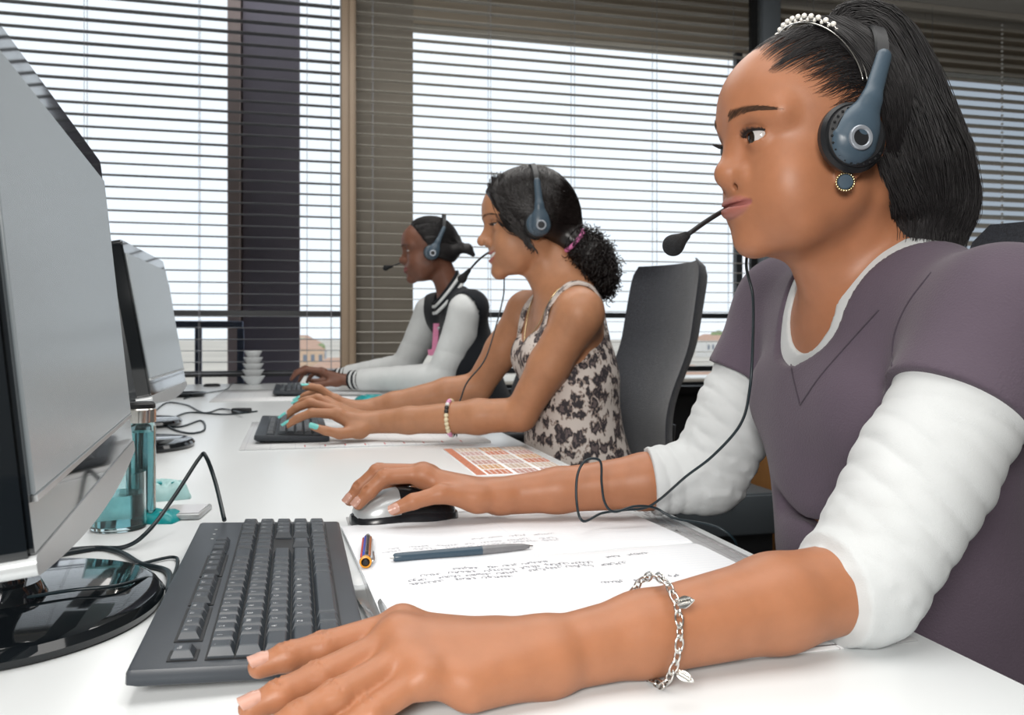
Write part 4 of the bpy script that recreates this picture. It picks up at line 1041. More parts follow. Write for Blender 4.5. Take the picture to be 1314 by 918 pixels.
def eyes(h, parent, gaze):
    g = Vector(gaze).normalized()
    for c_, R2, oc in h.eyes:
        bm = bmesh.new(); bmesh.ops.create_uvsphere(bm, u_segments=32, v_segments=24, radius=0.0125 * h.sc)
        for v in bm.verts:                           # the corneal bulge
            a = v.co.normalized().z
            if a > 0.86: v.co *= 1 + 0.035 * (a - 0.86) / 0.14
        o = obj('eyeball', bm, M['eye'], parent, 60); q = g.to_track_quat('Z', 'Y').to_matrix().to_4x4()
        o.matrix_local = basis(parent).inverted() @ Matrix.Translation(Vector(c_)) @ q
def lashes(h, parent, length, m, n=26, openr=0.0056):
    for c_, R2, oc in h.eyes:
        paths = []; rim = []
        for k in range(n):
            v = (k / (n - 1) - 0.5) * 1.9; y = 0.0140 * v * 0.95; z = openr * math.sqrt(max(0, 1 - (v * 0.97) ** 2 * 0.95))
            dist = math.sqrt(max(0, 0.0141 ** 2 - y * y - z * z))
            a = np.array(c_) + h.sc * (R2[1] * y + R2[2] * (z + 0.0002) + R2[0] * dist)
            rim.append(a)
            L_ = length * (0.75 + 0.25 * math.sin(k * 2.7)) * (1 - 0.3 * v * v)
            side = R2[1] * v * 0.35
            paths.append([a + L_ * (t * 0.95 * (R2[0] + side) + R2[2] * (-0.05 * t + 0.42 * t * t)) for t in (0, .33, .66, 1)])
        strands('eyelashes', paths, np.array([0.0006, 0.0005, 0.0004, 0.0002]), m, parent, 3)
        strands('lash_line', [rim], np.full(n, 0.0010), m, parent, 5)
def cast(bvh, h, f, l, u, lift=0.0):
    """surface point of the head seen from local direction (f,l,u) out of the skull centre"""
    c_ = Vector(h.p(0.005, 0, 0.03)); d = (Vector(h.p(0.005 + f, l, 0.03 + u)) - c_).normalized()
    hit = bvh.ray_cast(c_ + d * 0.25, -d, 0.3)
    q = hit[0] if hit[0] is not None else c_ + d * 0.09
    return np.array(q + d * lift)
def cast_f(bvh, h, l, u, lift=0.0):
    d = -Vector(h.R[0]); a = Vector(h.p(0.2, l, u)); hit = bvh.ray_cast(a, d, 0.3)
    return np.array((hit[0] if hit[0] is not None else a + d * 0.1) - d * lift)
def brows(bvh, h, parent, m, lo=0.034, hi=0.041, thick=0.0045, n=95, seed=2):
    rr = random.Random(seed)
    for s in (-1, 1):
        paths = []
        for k in range(n):
            v = rr.random(); l = s * (0.013 + 0.040 * v); u = lo + (hi - lo) * math.sin(math.pi * (0.15 + 0.62 * v)) - 0.004 * max(0, v - 0.6) + (rr.random() - 0.5) * thick * (1.15 - 0.8 * v)
            L_ = 0.007 + 0.003 * rr.random(); dl = s * L_ * (0.55 + 0.4 * v); du = L_ * (0.65 * (1 - v) - 0.25 * v)
            paths.append([cast_f(bvh, h, l + dl * t, u + du * t, 0.0003 + 0.0005 * t) for t in (0, .5, 1)])
        strands('eyebrow', paths, np.array([0.00020, 0.00020, 0.00008]), m, parent, 3)

# ---------------------------------------------------------------- headsets
M['hs'] = mat('slate_headset_plastic', (0.055, 0.085, 0.115), 0.35, noise=(40, 0.93)); M['hs_grey'] = mat('grey_disc', (0.33, 0.36, 0.40), 0.3, 0.4, noise=(40, 0.95))
M['foam'] = mat('black_foam', (0.012, 0.013, 0.015), 0.9, noise=(200, 0.6), bump=(500, 0.6)); M['leath'] = mat('black_leatherette', (0.010, 0.011, 0.013), 0.4, noise=(60, 0.8))
def headset(h, label, cup, band, boom, mic, detail=True, cupr=0.030, side=1, armtop=(-0.030, 0.074, 0.098), hx=-0.004):
    """cup=(f,l,u) of the outer ear cup; band: local points over the head; boom: world points to the microphone"""
    c_ = h.p(*cup); root = empty('headset', c_, 0, label, 'headset', 'call centre headsets'); k = h.sc
    def shell(name, prof, m, s, n=40, cc=None):
        o = lathe(name, prof, m, root, n)
        z = Vector(h.R[1] * s); x = Vector(h.R[2]); y = z.cross(x); Rm = Matrix((x, y, z)).transposed().to_4x4()
        cc = h.p(cup[0], cup[1] * s, cup[2]) if cc is None else cc
        o.matrix_local = basis(root).inverted() @ Matrix.Translation(Vector(cc)) @ Rm; return o
    r = cupr * k
    for s in (side, -side):
        shell('ear_cushion', [(0.3 * r, -0.012), (0.80 * r, -0.014), (0.98 * r, -0.008), (1.0 * r, -0.002), (0.92 * r, 0.002), (0.3 * r, 0.002), (0.3 * r, -0.012)], M['leath'], s)
        shell('cup_plate', [(0, 0.0), (0.88 * r, 0.0), (0.86 * r, 0.005), (0.72 * r, 0.009), (0, 0.009)], M['hs'] if not detail else M['black_matte'], s)
        # the teardrop housing and its arm up to the band
        A = Field(); b0 = np.array(h.p(cup[0] + hx, s * (cup[1] + 0.004), cup[2] - 0.004)); top = np.array(h.p(armtop[0], s * (armtop[1] + 0.012), armtop[2])); n_ = h.R[1]
        mid = b0 * 0.55 + top * 0.45 + h.R[1] * s * 0.006 * k
        A.cap(b0, b0 + (mid - b0) * 0.3, 0.0215 * k, 0.0165 * k, 0.01, n=n_, fl=0.55); A.cap(b0 + (mid - b0) * 0.3, mid, 0.0165 * k, 0.0088 * k, 0.012, n=n_, fl=0.6); A.cap(mid, top, 0.0088 * k, 0.0072 * k, 0.006, n=n_, fl=0.65)
        lo = np.minimum(b0, top) - 0.03; hi = np.maximum(b0, top) + 0.03
        me = A.mesh('arm', [axis((lo[i], hi[i], 0.0016 if detail else 0.0028)) for i in range(3)], M['hs']); link('arm', me, root, True)
        q = b0 + h.R[1] * s * 0.0108 * k
        for nm, pr, mm in (('ring', [(0.0070, 0), (0.0108, 0), (0.0108, 0.0022), (0.0100, 0.0030), (0.0078, 0.0030), (0.0070, 0.0022), (0.0070, 0)], M['hs_grey']), ('button', [(0, 0), (0.0069, 0), (0.0069, 0.0016), (0, 0.0019)], M['black_matte'])):
            shell(nm, [(a * k, b * k) for a, b in pr], mm, s, 32, q)
    if detail:
        bm = bmesh.new()
        for kk in range(16):
            a = math.radians(20 + kk * 14); q = Vector(h.p(cup[0], cup[1] * side, cup[2])) + Vector(h.R[1]) * side * 0.0072 + (Vector(h.R[0]) * math.sin(a) + Vector(h.R[2]) * math.cos(a)) * 0.80 * r
            bmesh.ops.create_icosphere(bm, subdivisions=1, radius=0.0015, matrix=Matrix.Translation(q))  # raised black beads imitate the dark inside the vents
        obj('dark_vent_dots', bm, M['foam'], root, 60, True)['kind'] = 'stuff'
    pts = [np.array(h.p(*q)) for q in band]; c2 = crom(pts, 8); bm = bmesh.new(); rings = []
    for i, q in enumerate(c2):
        t = (c2[min(i + 1, len(c2) - 1)] - c2[max(i - 1, 0)]).normalized(); n_ = (q - Vector(h.p(-0.02, 0, 0.03))); n_ = (n_ - t * n_.dot(t)).normalized(); w_ = t.cross(n_)
        rings.append([bm.verts.new(q + a * 0.0065 * k * w_ + b * 0.0016 * k * n_) for a, b in ((-1, -0.6), (-0.8, 1), (0.8, 1), (1, -0.6))])
    for a, b in zip(rings, rings[1:]):
        for i in range(4): bm.faces.new((a[i], a[(i + 1) % 4], b[(i + 1) % 4], b[i]))
    bm.faces.new(rings[0][::-1]); bm.faces.new(rings[-1]); bmesh.ops.recalc_face_normals(bm, faces=bm.faces)
    obj('headband', bm, M['black_matte'], root, 40, True)
    cable('boom', boom, 0.0024 * k, M['black_matte'], root, 8, 8, True)
    a, b = [np.array(q, float) for q in mic]; Fm_ = Field(); Fm_.cap(a, b, 0.0045 * k, 0.0088 * k, 0.004); Fm_.ball(b, 0.0092 * k, 0.006)
    lo = np.minimum(a, b) - 0.02; hi = np.maximum(a, b) + 0.02
    link('microphone_foam', Fm_.mesh('microphone_foam', [axis((lo[i], hi[i], 0.0016)) for i in range(3)], M['foam']), root, True)
    return root
def cloth_mat(name, col, sc_=700, st_=0.25, rough=0.85): return mat(name, col, rough, spec=0.25, noise=(14, 0.90), bump=(sc_, st_), sheen=0.1)
M['denim'] = cloth_mat('dark_trousers', (0.02, 0.022, 0.03)); M['shoe'] = mat('black_shoe', (0.01, 0.01, 0.011), 0.4, noise=(30, 0.9))
def legs_points(pel, w_):
    x, y, z = pel; out = []
    for s in (-1, 1): out.append([np.array((x, y + s * w_, z)), np.array((x - 0.40, y + s * (w_ + 0.03), 0.52)), np.array((x - 0.44, y + s * (w_ + 0.03), 0.10)), np.array((x - 0.56, y + s * (w_ + 0.03), 0.05))])
    return out
def add_legs(S, L_, g=0.0):
    for q in L_: S.chain(q[:3], [0.085 + g, 0.062 + g, 0.042 + g], 0.02); S.cap(q[2], q[3], 0.034 + g, 0.024 + g, 0.02)
def trousers(parent, pel, L_):
    S = Field(); S.ell((pel[0], pel[1], pel[2] + 0.03), (0.155, 0.185, 0.14), None, 0.03)
    for q in L_: S.chain(q[:3], [0.096, 0.072, 0.052], 0.03)
    x, y, z = pel
    link('trousers', S.mesh('trousers', [axis((x - 0.56, x + 0.2, 0.012)), axis((y - 0.26, y + 0.26, 0.012)), axis((0.05, 0.72, 0.012))], M['denim']), parent, True)
    for q in L_:
        T_ = Field(); T_.cap(q[2] + np.array((0.02, 0, -0.055)), q[3] + np.array((-0.03, 0, -0.015)), 0.044, 0.034, 0.01); c_ = q[3]
        link('shoe', T_.mesh('shoe', [axis((c_[0] - 0.09, c_[0] + 0.2, 0.008)), axis((c_[1] - 0.06, c_[1] + 0.06, 0.008)), axis((0.0, 0.16, 0.008))], M['shoe']), parent, True)
# ---------------------------------------------------------------- the near woman
M['skin1'] = skin('warm_brown_skin', (0.375, 0.158, 0.080), (0.33, 0.115, 0.10))
h1 = Head((0.532, 0.779, 1.159), math.radians(176), math.radians(-3), 0.0, 1.06)
N1 = np.array((0.612, 0.805, 1.040)); SL = np.array(P(1288, 418, 0.745)); SR = np.array(P(1010, 398, 1.12))
EL = np.array((0.444, 0.597, 0.777)); WL = np.array(P(700, 843, 0.592)); ER = np.array(P(908, 610, 1.13)); WR = np.array(P(640, 637, 1.115))
fn1 = np.array((-0.99, 0.136, 0.0)); pel1 = (0.76, 0.81, 0.54)
def torso1(S, g=0.0, drape=False):
    S.cap((0.625, 0.808, 0.965), (0.640, 0.81, 0.86), 0.135 + g, 0.148 + g, 0.03, n=fn1, fl=0.66)
    S.cap((0.640, 0.81, 0.86), (0.665, 0.81, 0.70), 0.148 + g, 0.140 + g, 0.03, n=fn1, fl=0.74)
    S.cap((0.665, 0.81, 0.70), pel1, 0.140 + g, 0.165 + g, 0.04, n=fn1, fl=0.80)
    for s in (-1, 1): S.ell((0.570 + s * 0.008, 0.81 + s * 0.068, 0.905), (0.052 + g, 0.062 + g, 0.060 + g), None, 0.03)
    for q in (SL, SR):
        S.cap(N1 + np.array((0.012, 0, -0.052)), q + np.array((0.004, 0, 0.006)), 0.046 + g, 0.046 + g, 0.05)
        S.cap((0.63, 0.81, 0.93), q, 0.07 + g, 0.050 + g, 0.03)
    if drape:
        S.cap((0.560, 0.815, 0.90), (0.585, 0.83, 0.745), 0.072, 0.078, 0.03, n=fn1, fl=0.75)
S = Field(); torso1(S); pl1 = legs_points(pel1, 0.09); add_legs(S, pl1)
S.cap(h1.p(-0.022, 0, -0.030), N1 + np.array((0.004, 0, 0.0)), 0.050, 0.0530, 0.03); S.cap(h1.p(0.02, 0, -0.055), N1 + np.array((-0.028, 0.0, -0.030)), 0.034, 0.040, 0.03)
for s in (-1, 1): S.cap(h1.p(-0.028, s * 0.040, -0.045), N1 + np.array((-0.045, s * 0.012, -0.040)), 0.010, 0.008, 0.02)
for q, e, w_ in ((SL, EL, WL), (SR, ER, WR)):
    S.chain([q, q + 0.5 * (e - q), e], [0.050, 0.046, 0.036], 0.015)
    S.cap(e, e + 0.30 * (w_ - e), 0.0345, 0.0360, 0.012); S.cap(e + 0.30 * (w_ - e), e + 0.72 * (w_ - e), 0.0360, 0.0285, 0.012)
    S.cap(e + 0.72 * (w_ - e), w_, 0.0285, 0.0245, 0.012)
# the hand lying at the end of the keyboard
def fp(*a): return [np.array(P(*q)) for q in a]
f1 = [fp((516, 803, .603), (415, 831, .578), (369, 843, .567), (333, 856, .559)),
      fp((512, 822, .580), (409, 870, .546), (360, 892, .531), (322, 909, .522)),
      fp((522, 845, .560), (431, 894, .526), (384, 920, .512), (346, 940, .503)),
      fp((545, 868, .545), (475, 915, .522), (440, 940, .512), (412, 960, .506)),
      fp((640, 832, .605), (575, 838, .615), (535, 852, .612), (505, 866, .606))]
uu = np.array((0.06, -0.16, 0.98)); ss = np.array((0.0, 1.0, 0.0)); nf1 = add_hand(S, WL, f1, np.array((-1, 0, 0)), uu, ss, 1.0)
S.cap(WL, f1[3][0] + np.array((0.03, 0.0, -0.012)), 0.021, 0.014, 0.015); S.cap(WL, f1[1][0], 0.019, 0.013, 0.015); S.cap(WL, f1[2][0] - 0.004 * uu, 0.019, 0.013, 0.015)
# the hand on the mouse
f2 = [fp((543, 609, 1.100), (494, 612, 1.090), (474, 631, 1.083), (460, 647, 1.079)),
      fp((543, 607, 1.122), (485, 605, 1.118), (462, 626, 1.112), (449, 642, 1.108)),
      fp((550, 609, 1.142), (512, 617, 1.150), (498, 632, 1.152), (488, 646, 1.152)),
      fp((562, 615, 1.162), (535, 628, 1.175), (522, 640, 1.178), (512, 651, 1.178)),
      fp((612, 640, 1.090), (566, 634, 1.070), (530, 644, 1.058), (506, 654, 1.055))]
nf2 = add_hand(S, WR, f2, np.array((-1, 0, 0)), np.array((0.25, -0.25, 0.93)), np.array((0.1, -1.0, 0.1)), 1.0)
add_head(S, h1, nose=(0.1005, 0.0112, 0.0160, 0.0106), fore=0.0965, lipfull=1.0, open_=0.0051, chin=0.0775, smile=0.2, g=0.86, ef=0.0780, mw=0.027, mz=0.0665, el_=0.0300, ear=0.006)
ax = [axis((-0.08, 0.08, 0.0017), (0.08, 0.26, 0.0024), (0.26, 0.40, 0.003), (0.40, 0.62, 0.0017), (0.62, 0.95, 0.008)), axis((0.45, 0.66, 0.0020), (0.66, 0.87, 0.0018), (0.87, 1.02, 0.005), (1.02, 1.20, 0.0026)), axis((0.0, 0.70, 0.012), (0.70, 0.84, 0.0020), (0.84, 1.03, 0.005), (1.03, 1.30, 0.0017))]
near, bvh1 = finish_body(S, ax, M['skin1'], 'seated woman in purplish grey tee over white sleeves, hand on a mouse', h1, (0.76, 0.81, 0.0))
M['nail'] = mat('natural_nail', (0.50, 0.28, 0.215), 0.25, noise=(80, 0.95))
nails(nf1[:2] + nf2, M['nail'], near)
eyes(h1, near, (-0.97, 0.05, -0.10)); lashes(h1, near, 0.0085, M['hair'], 40, 0.0051)
brows(bvh1, h1, near, M['browh'], 0.0365, 0.0415, 0.0060, 280)
# ---- clothes
M['tee'] = cloth_mat('purple_grey_tee', (0.094, 0.072, 0.096), 500, 0.35); M['white_knit'] = cloth_mat('white_jersey', (0.57, 0.59, 0.595), 900, 0.2)
T_ = Field(); torso1(T_, 0.0095, True)
for q, e in ((SL, EL), (SR, ER)):
    hm = q + (e - q) * 0.34 if q is SL else q + (e - q) * 0.42
    T_.cap(q + np.array((0, 0, 0.004)), hm, 0.0585, 0.0635, 0.03, cut=1)
T_.cap((0.550, 0.814, 1.002), (0.632, 0.794, 1.105), 0.066, 0.100, 0.006, 's')
T_.cap((0.530, 0.845, 0.79), (0.555, 0.70, 0.765), 0.004, 0.004, 0.03, 's'); T_.cap((0.52, 0.80, 0.955), (0.52, 0.80, 0.90), 0.0015, 0.001, 0.008, 's')
axc = [axis((0.44, 0.70, 0.003), (0.70, 0.98, 0.006)), axis((0.50, 1.16, 0.003)), axis((0.42, 0.70, 0.012), (0.70, 0.92, 0.004), (0.92, 1.12, 0.0028))]
tee = link('tee_shirt', T_.mesh('tee_shirt', axc, M['tee']), near, True)
teeb = BVHTree.FromPolygons([v.co for v in tee.data.vertices], [tuple(p.vertices) for p in tee.data.polygons])
def on_tee(px, py):
    d = (P(px, py, 1.0) - Vector((0, 0, HC))).normalized(); h_ = teeb.ray_cast(Vector((0, 0, HC)), d); return h_[0] + h_[1] * 0.0004 if h_[0] else P(px, py, 0.9)
M['seam'] = cloth_mat('seam_thread', (0.055, 0.042, 0.058))
for q_ in ([(1014, 462), (1018, 485), (1027, 520)], [(1027, 520), (1052, 484), (1090, 440), (1128, 398)], [(1145, 470), (1148, 430), (1165, 390), (1195, 350)]):
    cable('seam', [on_tee(*p_) for p_ in crom([(a, b, 0) for a, b in q_], 4) for p_ in [(p_.x, p_.y)]], 0.0009, M['seam'], tee, 2, 5, True)
T_ = Field(); torso1(T_, 0.0045); T_.cap((0.554, 0.812, 1.004), (0.634, 0.794, 1.10), 0.050, 0.076, 0.004, 's')
link('undershirt', T_.mesh('undershirt', [axis((0.44, 0.9, 0.0028)), axis((0.56, 1.06, 0.0028)), axis((0.90, 1.12, 0.0026))], M['white_knit']), near, True)
def sleeve(q, e, w_, frac, seed, name, r0=0.0560, r1=0.0485, r2=0.0465):
    A = Field(); u = 0.30; a0 = q + (e - q) * u; end = e + (w_ - e) * frac
    ph = seed * 1.7
    A.cap(a0, e, r0, r1 * 0.92, 0.012, wr=(0.0022, 300, 60, ph))
    A.cap(a0 + (e - a0) * 0.4, e, r0 * 0.99, r1 * 0.94, 0.01, wr=(0.0024, 240, -70, ph + 2))
    A.cap(e, end, r1 * 0.90, r2 * 0.90, 0.014, wr=(0.0018, 330, 50, ph + 1), cut=1)
    d = (e - q) / np.linalg.norm(e - q); rr = random.Random(seed)
    for k in range(8):                                # drawn folds round the arm
        c_ = a0 + (e - a0) * rr.uniform(0.25, 1.02); t = np.cross(d, (rr.uniform(-1, 1), rr.uniform(-1, 0.2), rr.uniform(-.3, .3))); t /= np.linalg.norm(t); o_ = np.cross(t, d)
        o_ = o_ if o_ @ np.array((-0.4, -0.9, 0.1)) > 0 else -o_
        pts = [c_ + (r1 * 0.95) * (math.cos(a) * o_ + math.sin(a) * t) + d * (0.018 * a * rr.uniform(-1, 1)) for a in np.linspace(-1.0, 1.0, 6)]
        A.chain(pts, [0.0008, 0.0022, 0.0030, 0.0030, 0.0022, 0.0008], 0.007)
    lo = np.minimum(np.minimum(a0, e), end) - 0.08; hi = np.maximum(np.maximum(a0, e), end) + 0.08
    return link(name, A.mesh(name, [axis((lo[i], hi[i], 0.0026)) for i in range(3)], M['white_knit']), near, True)
sleeve(SL, EL, WL, 0.10, 3, 'sleeve'); sleeve(SR, ER, WR, 0.28, 5, 'sleeve', 0.055, 0.052, 0.049)
trousers(near, pel1, pl1)
# ---- hair: slicked front, big loose tail
A = Field(); R = h1.R
A.ell(h1.p(0.004, 0, 0.046), np.array((0.0950, 0.0755, 0.0845)) * h1.sc, R, 0.01)
A.half(h1.p(0.002, 0, 0.080), 0.80 * R[0] - 0.59 * R[2], h1.O - 0.3, h1.O + 0.3, 0.010); A.half(h1.p(-0.005, 0, 0.000), 0.30 * R[0] - 0.95 * R[2], h1.O - 0.3, h1.O + 0.3, 0.01)
mass = [(1052, 62, .885, .028), (1104, 58, .885, .040), (1130, 110, .88, .050), (1148, 165, .88, .055), (1168, 220, .88, .057), (1184, 272, .88, .050), (1182, 310, .88, .036)]
mp = [np.array(P(*q[:3])) for q in mass]; mr = [q[3] for q in mass]
A.chain(mp, [r * q_ for r, q_ in zip(mr, (.45, .72, .82, .86, .86, .86, .86))], 0.02)
lo = np.array((0.40, 0.62, 0.98)); hi = np.array((0.82, 0.96, 1.36))
hair1 = link('hair', A.mesh('hair', [axis((lo[i], hi[i], 0.0035)) for i in range(3)], M['hair']), near, True)
rr = random.Random(11); C_ = [Vector(q) for q in mp]; cc = crom(C_, 6); rc = np.interp(np.linspace(0, len(mr) - 1, len(cc)), range(len(mr)), mr)
tang = np.gradient(np.array([tuple(q) for q in cc]), axis=0); tang /= np.linalg.norm(tang, axis=1, keepdims=True)
side1 = np.array((-math.sin(math.radians(28)), -math.cos(math.radians(28)), 0.0)); paths = []; L1 = 22
for k in range(4600):
    phi = rr.uniform(0, 2 * math.pi); dp = rr.uniform(-0.5, 0.5); rf = rr.uniform(0.84, 1.06); s0 = rr.uniform(0, 0.12); s1 = rr.uniform(0.86, 1.0) + (0.1 if rr.random() < 0.25 else 0); pts = []; wv = rr.uniform(0, 6); wa = rr.uniform(0.0005, 0.0035); s1 -= 0.06 * (rr.random() < 0.3)
    for t in range(L1):
        s_ = s0 + (s1 - s0) * t / (L1 - 1); x = min(s_, 1.0) * (len(cc) - 1); i = min(int(x), len(cc) - 2); fr = x - i
        c_ = np.array(cc[i]) * (1 - fr) + np.array(cc[i + 1]) * fr; tg = tang[i]; r_ = rc[i] * (1 - fr) + rc[i + 1] * fr
        if s_ > 1: c_ = c_ + tg * (s_ - 1) * 0.25
        b1 = side1 - tg * (side1 @ tg); b1 /= np.linalg.norm(b1); b2 = np.cross(tg, b1); a = phi + dp * s_
        r_ = r_ * rf * (1 + 0.045 * math.sin(5 * phi + 6 * s_) + 0.03 * math.sin(11 * phi + 3 * s_)) * min(1.0, 0.30 + 5.5 * max(0, s_) ** 0.8)
        if s_ > 0.85: r_ = max(r_, 0.040 * rf)
        pts.append(c_ + r_ * (math.cos(a) * b1 + math.sin(a) * b2) + wa * (math.sin(wv + 9 * s_) * b2 + math.cos(wv + 7 * s_) * b1))
    paths.append(pts)
strands('hair_strands', paths, np.linspace(0.00055, 0.00025, L1), M['hair'], hair1, 3); paths = []
for k in range(900):                                  # the side of the head, from the crown down behind the headset
    d0 = rr.uniform(-0.045, 0.016); lf_ = rr.uniform(0.004, 0.013); sd = 1 if rr.random() < 0.8 else -1; ph = rr.uniform(0, 6)
    c2 = crom([cast(bvh1, h1, 0.004 + d0 * 0.7, sd * 0.030, 0.085, lf_), cast(bvh1, h1, -0.010 + d0, sd * 0.062, 0.055, lf_), cast(bvh1, h1, -0.030 + d0, sd * 0.075, 0.015, lf_), cast(bvh1, h1, -0.045 + d0, sd * 0.068, -0.020, lf_), cast(bvh1, h1, -0.075 + d0, sd * 0.050, -0.055, lf_)], 6)
    paths.append([np.array(q) + 0.0008 * math.sin(ph + i * 0.7) * R[0] for i, q in enumerate(c2)])
strands('hair_strands', paths, np.full(25, 0.0004), M['hair'], hair1, 3)
paths = []
for k in range(1900):                                  # slicked strands from the hairline to the band
    ang = rr.uniform(-1.35, 1.42); v = rr.random() ** 0.9
    l0 = math.sin(ang); top = math.cos(ang)
    f0 = 0.060 + 0.018 * min(1, abs(l0) * 1.4) - 0.050 * max(0, abs(l0) - 0.72) / 0.28 - 0.072 * v + 0.006 * rr.random() + 0.003 * math.sin(17 * ang); u0 = -0.014 + 0.086 * max(0, top) ** 0.8
    f1_ = -0.020; u1 = u0 + 0.006 + 0.016 * (1 - abs(l0)); pts = []; ph = rr.uniform(0, 6); am = rr.uniform(0.0, 0.0035) * abs(l0)
    for t in range(11):
        s_ = t / 10; pts.append(cast(bvh1, h1, f0 + (f1_ - f0) * s_, l0 * 0.075 * (1 - 0.05 * s_), u0 + (u1 - u0) * s_ + am * math.sin(ph * 0.3 + 9 * s_ + 3 * ang), 0.0004 + 0.0062 * s_ ** 0.8 * rr.uniform(0.6, 1)))
    paths.append(pts)
strands('hair_strands', paths, np.array([0.00008, 0.00016] + [0.00030] * 8 + [0.0003]), M['hair'], hair1, 3)
# ---- tiara
M['pearl'] = mat('pearl', (0.85, 0.82, 0.76), 0.15, spec=0.8, noise=(90, 0.95))
def arc(f0, fs, lift, n=33, amax=1.45):
    return [cast(bvh1, h1, f0 + fs * math.sin(a) ** 2, 0.078 * math.sin(a), 0.015 + 0.085 * math.cos(a), lift) for a in np.linspace(-amax, amax, n)]
ti = empty('tiara', h1.p(0.03, 0, 0.13), 0, 'silver tiara band with pearl beads in the near woman\'s hair', 'tiara')
cable('band', arc(0.026, -0.028, 0.0075), 0.0009, M['metal'], ti, 3, 6, True); cable('band', arc(0.019, -0.025, 0.0078), 0.0009, M['metal'], ti, 3, 6, True)
pa = [cast(bvh1, h1, 0.0225 - 0.027 * math.sin(a) ** 2, 0.078 * math.sin(a), 0.015 + 0.085 * math.cos(a), 0.0095 + 0.0035 * (i % 2)) for i, a in enumerate(np.linspace(-0.48, 0.80, 25))]
for i, q in enumerate(pa):
    bm = bmesh.new(); bmesh.ops.create_icosphere(bm, subdivisions=2, radius=0.0028 if i % 2 else 0.0021, matrix=Matrix.Translation(Vector(q))); obj('pearl', bm, M['pearl'], ti, 60, True)
cable('scroll_wire', [q + np.array((0, 0, 0.002 * (-1) ** i)) for i, q in enumerate(pa)], 0.0009, M['metal'], ti, 4, 6, True)
# ---- headset, with its boom on the far side and a long cord
bn = [(-0.011, 0.088, 0.066), (-0.022, 0.072, 0.098), (-0.036, 0.040, 0.118), (-0.038, 0, 0.125), (-0.036, -0.040, 0.118), (-0.022, -0.072, 0.098), (-0.011, -0.088, 0.066)]
hs1 = headset(h1, 'slate grey headset worn by the near woman, boom microphone at her lips', (0.020, 0.088, 0.004), bn, [h1.p(0.012, -0.098, -0.01), h1.p(0.055, -0.090, -0.030), P(924, 273, .890), P(905, 285, .874), P(884, 300, .862)], (P(880, 303, .861), P(864, 315, .856)), True, 0.0315, 1, (-0.011, 0.078, 0.074), 0.004)
cable('cord', [h1.p(0.012, -0.098, -0.03), P(958, 332, .97), P(966, 380, .965), P(966, 440, .94), P(962, 500, .93), P(950, 545, .96), P(915, 585, .99), P(880, 612, 1.02), P(848, 640, 1.06), P(828, 652, 1.07), P(800, 655, 1.06), P(772, 659, 1.05), P(748, 669, 1.02), P(740, 645, 1.03), P(741, 610, 1.04), P(752, 591, 1.045), P(770, 592, 1.05), P(772, 620, 1.05), P(776, 645, 1.05), P(788, 657, 1.05), P(815, 650, 1.06), P(840, 652, 1.07), P(862, 664, 1.065), (0.52, 0.93, 0.715), (0.60, 1.2, 0.45)], 0.00165, M['cable'], hs1, 8, 8, True)
# ---- earring and bracelet
q = cast(bvh1, h1, 0.004, 0.09, -0.062, 0.003); q = np.array(h1.p(0.026, 0.0800, -0.034))
er = empty('earring', q, 0, 'round slate earring with a gold rim on the near woman\'s lobe', 'earring')
ez = Vector(h1.R[1] * 0.93 + h1.R[0] * 0.3).normalized(); Rm = ez.to_track_quat('Z', 'Y').to_matrix().to_4x4()
M['gold'] = mat('pale_gold', (0.80, 0.68, 0.40), 0.22, 1.0, noise=(60, 0.9))
o = lathe('stone', [(0, 0.0032), (0.0062, 0.0030), (0.0072, 0.0018), (0.0072, 0), (0, 0)], M['penblue'], er, 32); o.matrix_local = Rm
bm = bmesh.new()
for k in range(22): a = 2 * math.pi * k / 22; bmesh.ops.create_icosphere(bm, subdivisions=1, radius=0.0013, matrix=Matrix.Translation((0.0082 * math.cos(a), 0.0082 * math.sin(a), 0.001)))
o = obj('rim', bm, M['gold'], er, 60); o.matrix_local = Rm
def torus(bm, M4, R_, r_, sx=1.0, n=14, ns=6):
    G = [[bm.verts.new(M4 @ Vector(((R_ + r_ * math.cos(b)) * math.cos(a) * sx, (R_ + r_ * math.cos(b)) * math.sin(a), r_ * math.sin(b)))) for b in [2 * math.pi * j / ns for j in range(ns)]] for a in [2 * math.pi * i / n for i in range(n)]]
    for i in range(n):
        for j in range(ns): bm.faces.new((G[i][j], G[(i + 1) % n][j], G[(i + 1) % n][(j + 1) % ns], G[i][(j + 1) % ns]))
fa = (WL - EL) / np.linalg.norm(WL - EL); tb = 0.70; c_ = EL + (WL - EL) * tb
br = empty('bracelet', c_, 0, 'silver chain bracelet with leaf charms on the near woman\'s wrist', 'bracelet')
z_ = np.array((0, 0, 1.0)); y_ = np.cross(z_, fa); y_ /= np.linalg.norm(y_); z2 = np.cross(fa, y_); nl = 30; rad = 0.0385; ring = []
for k in range(nl):
    a = 2 * math.pi * k / nl; ring.append(Vector(c_ + rad * (math.cos(a) * y_ + math.sin(a) * z2) - fa * 0.011 * math.sin(a)))
for q_ in ring: q_.z = max(q_.z, ZD + 0.0022)
for k in range(nl):
    a, b = ring[k], ring[(k + 1) % nl]; d = (b - a).normalized(); n_ = (a - Vector(c_)).normalized(); n_ = (n_ - d * n_.dot(d)).normalized()
    if k % 2: n_ = d.cross(n_)
    M4 = Matrix((d, n_.cross(d), n_)).transposed().to_4x4(); M4.translation = (a + b) / 2; bm = bmesh.new(); torus(bm, M4, 0.0031, 0.0008, 1.75); obj('link', bm, M['metal'], br, 60, True)
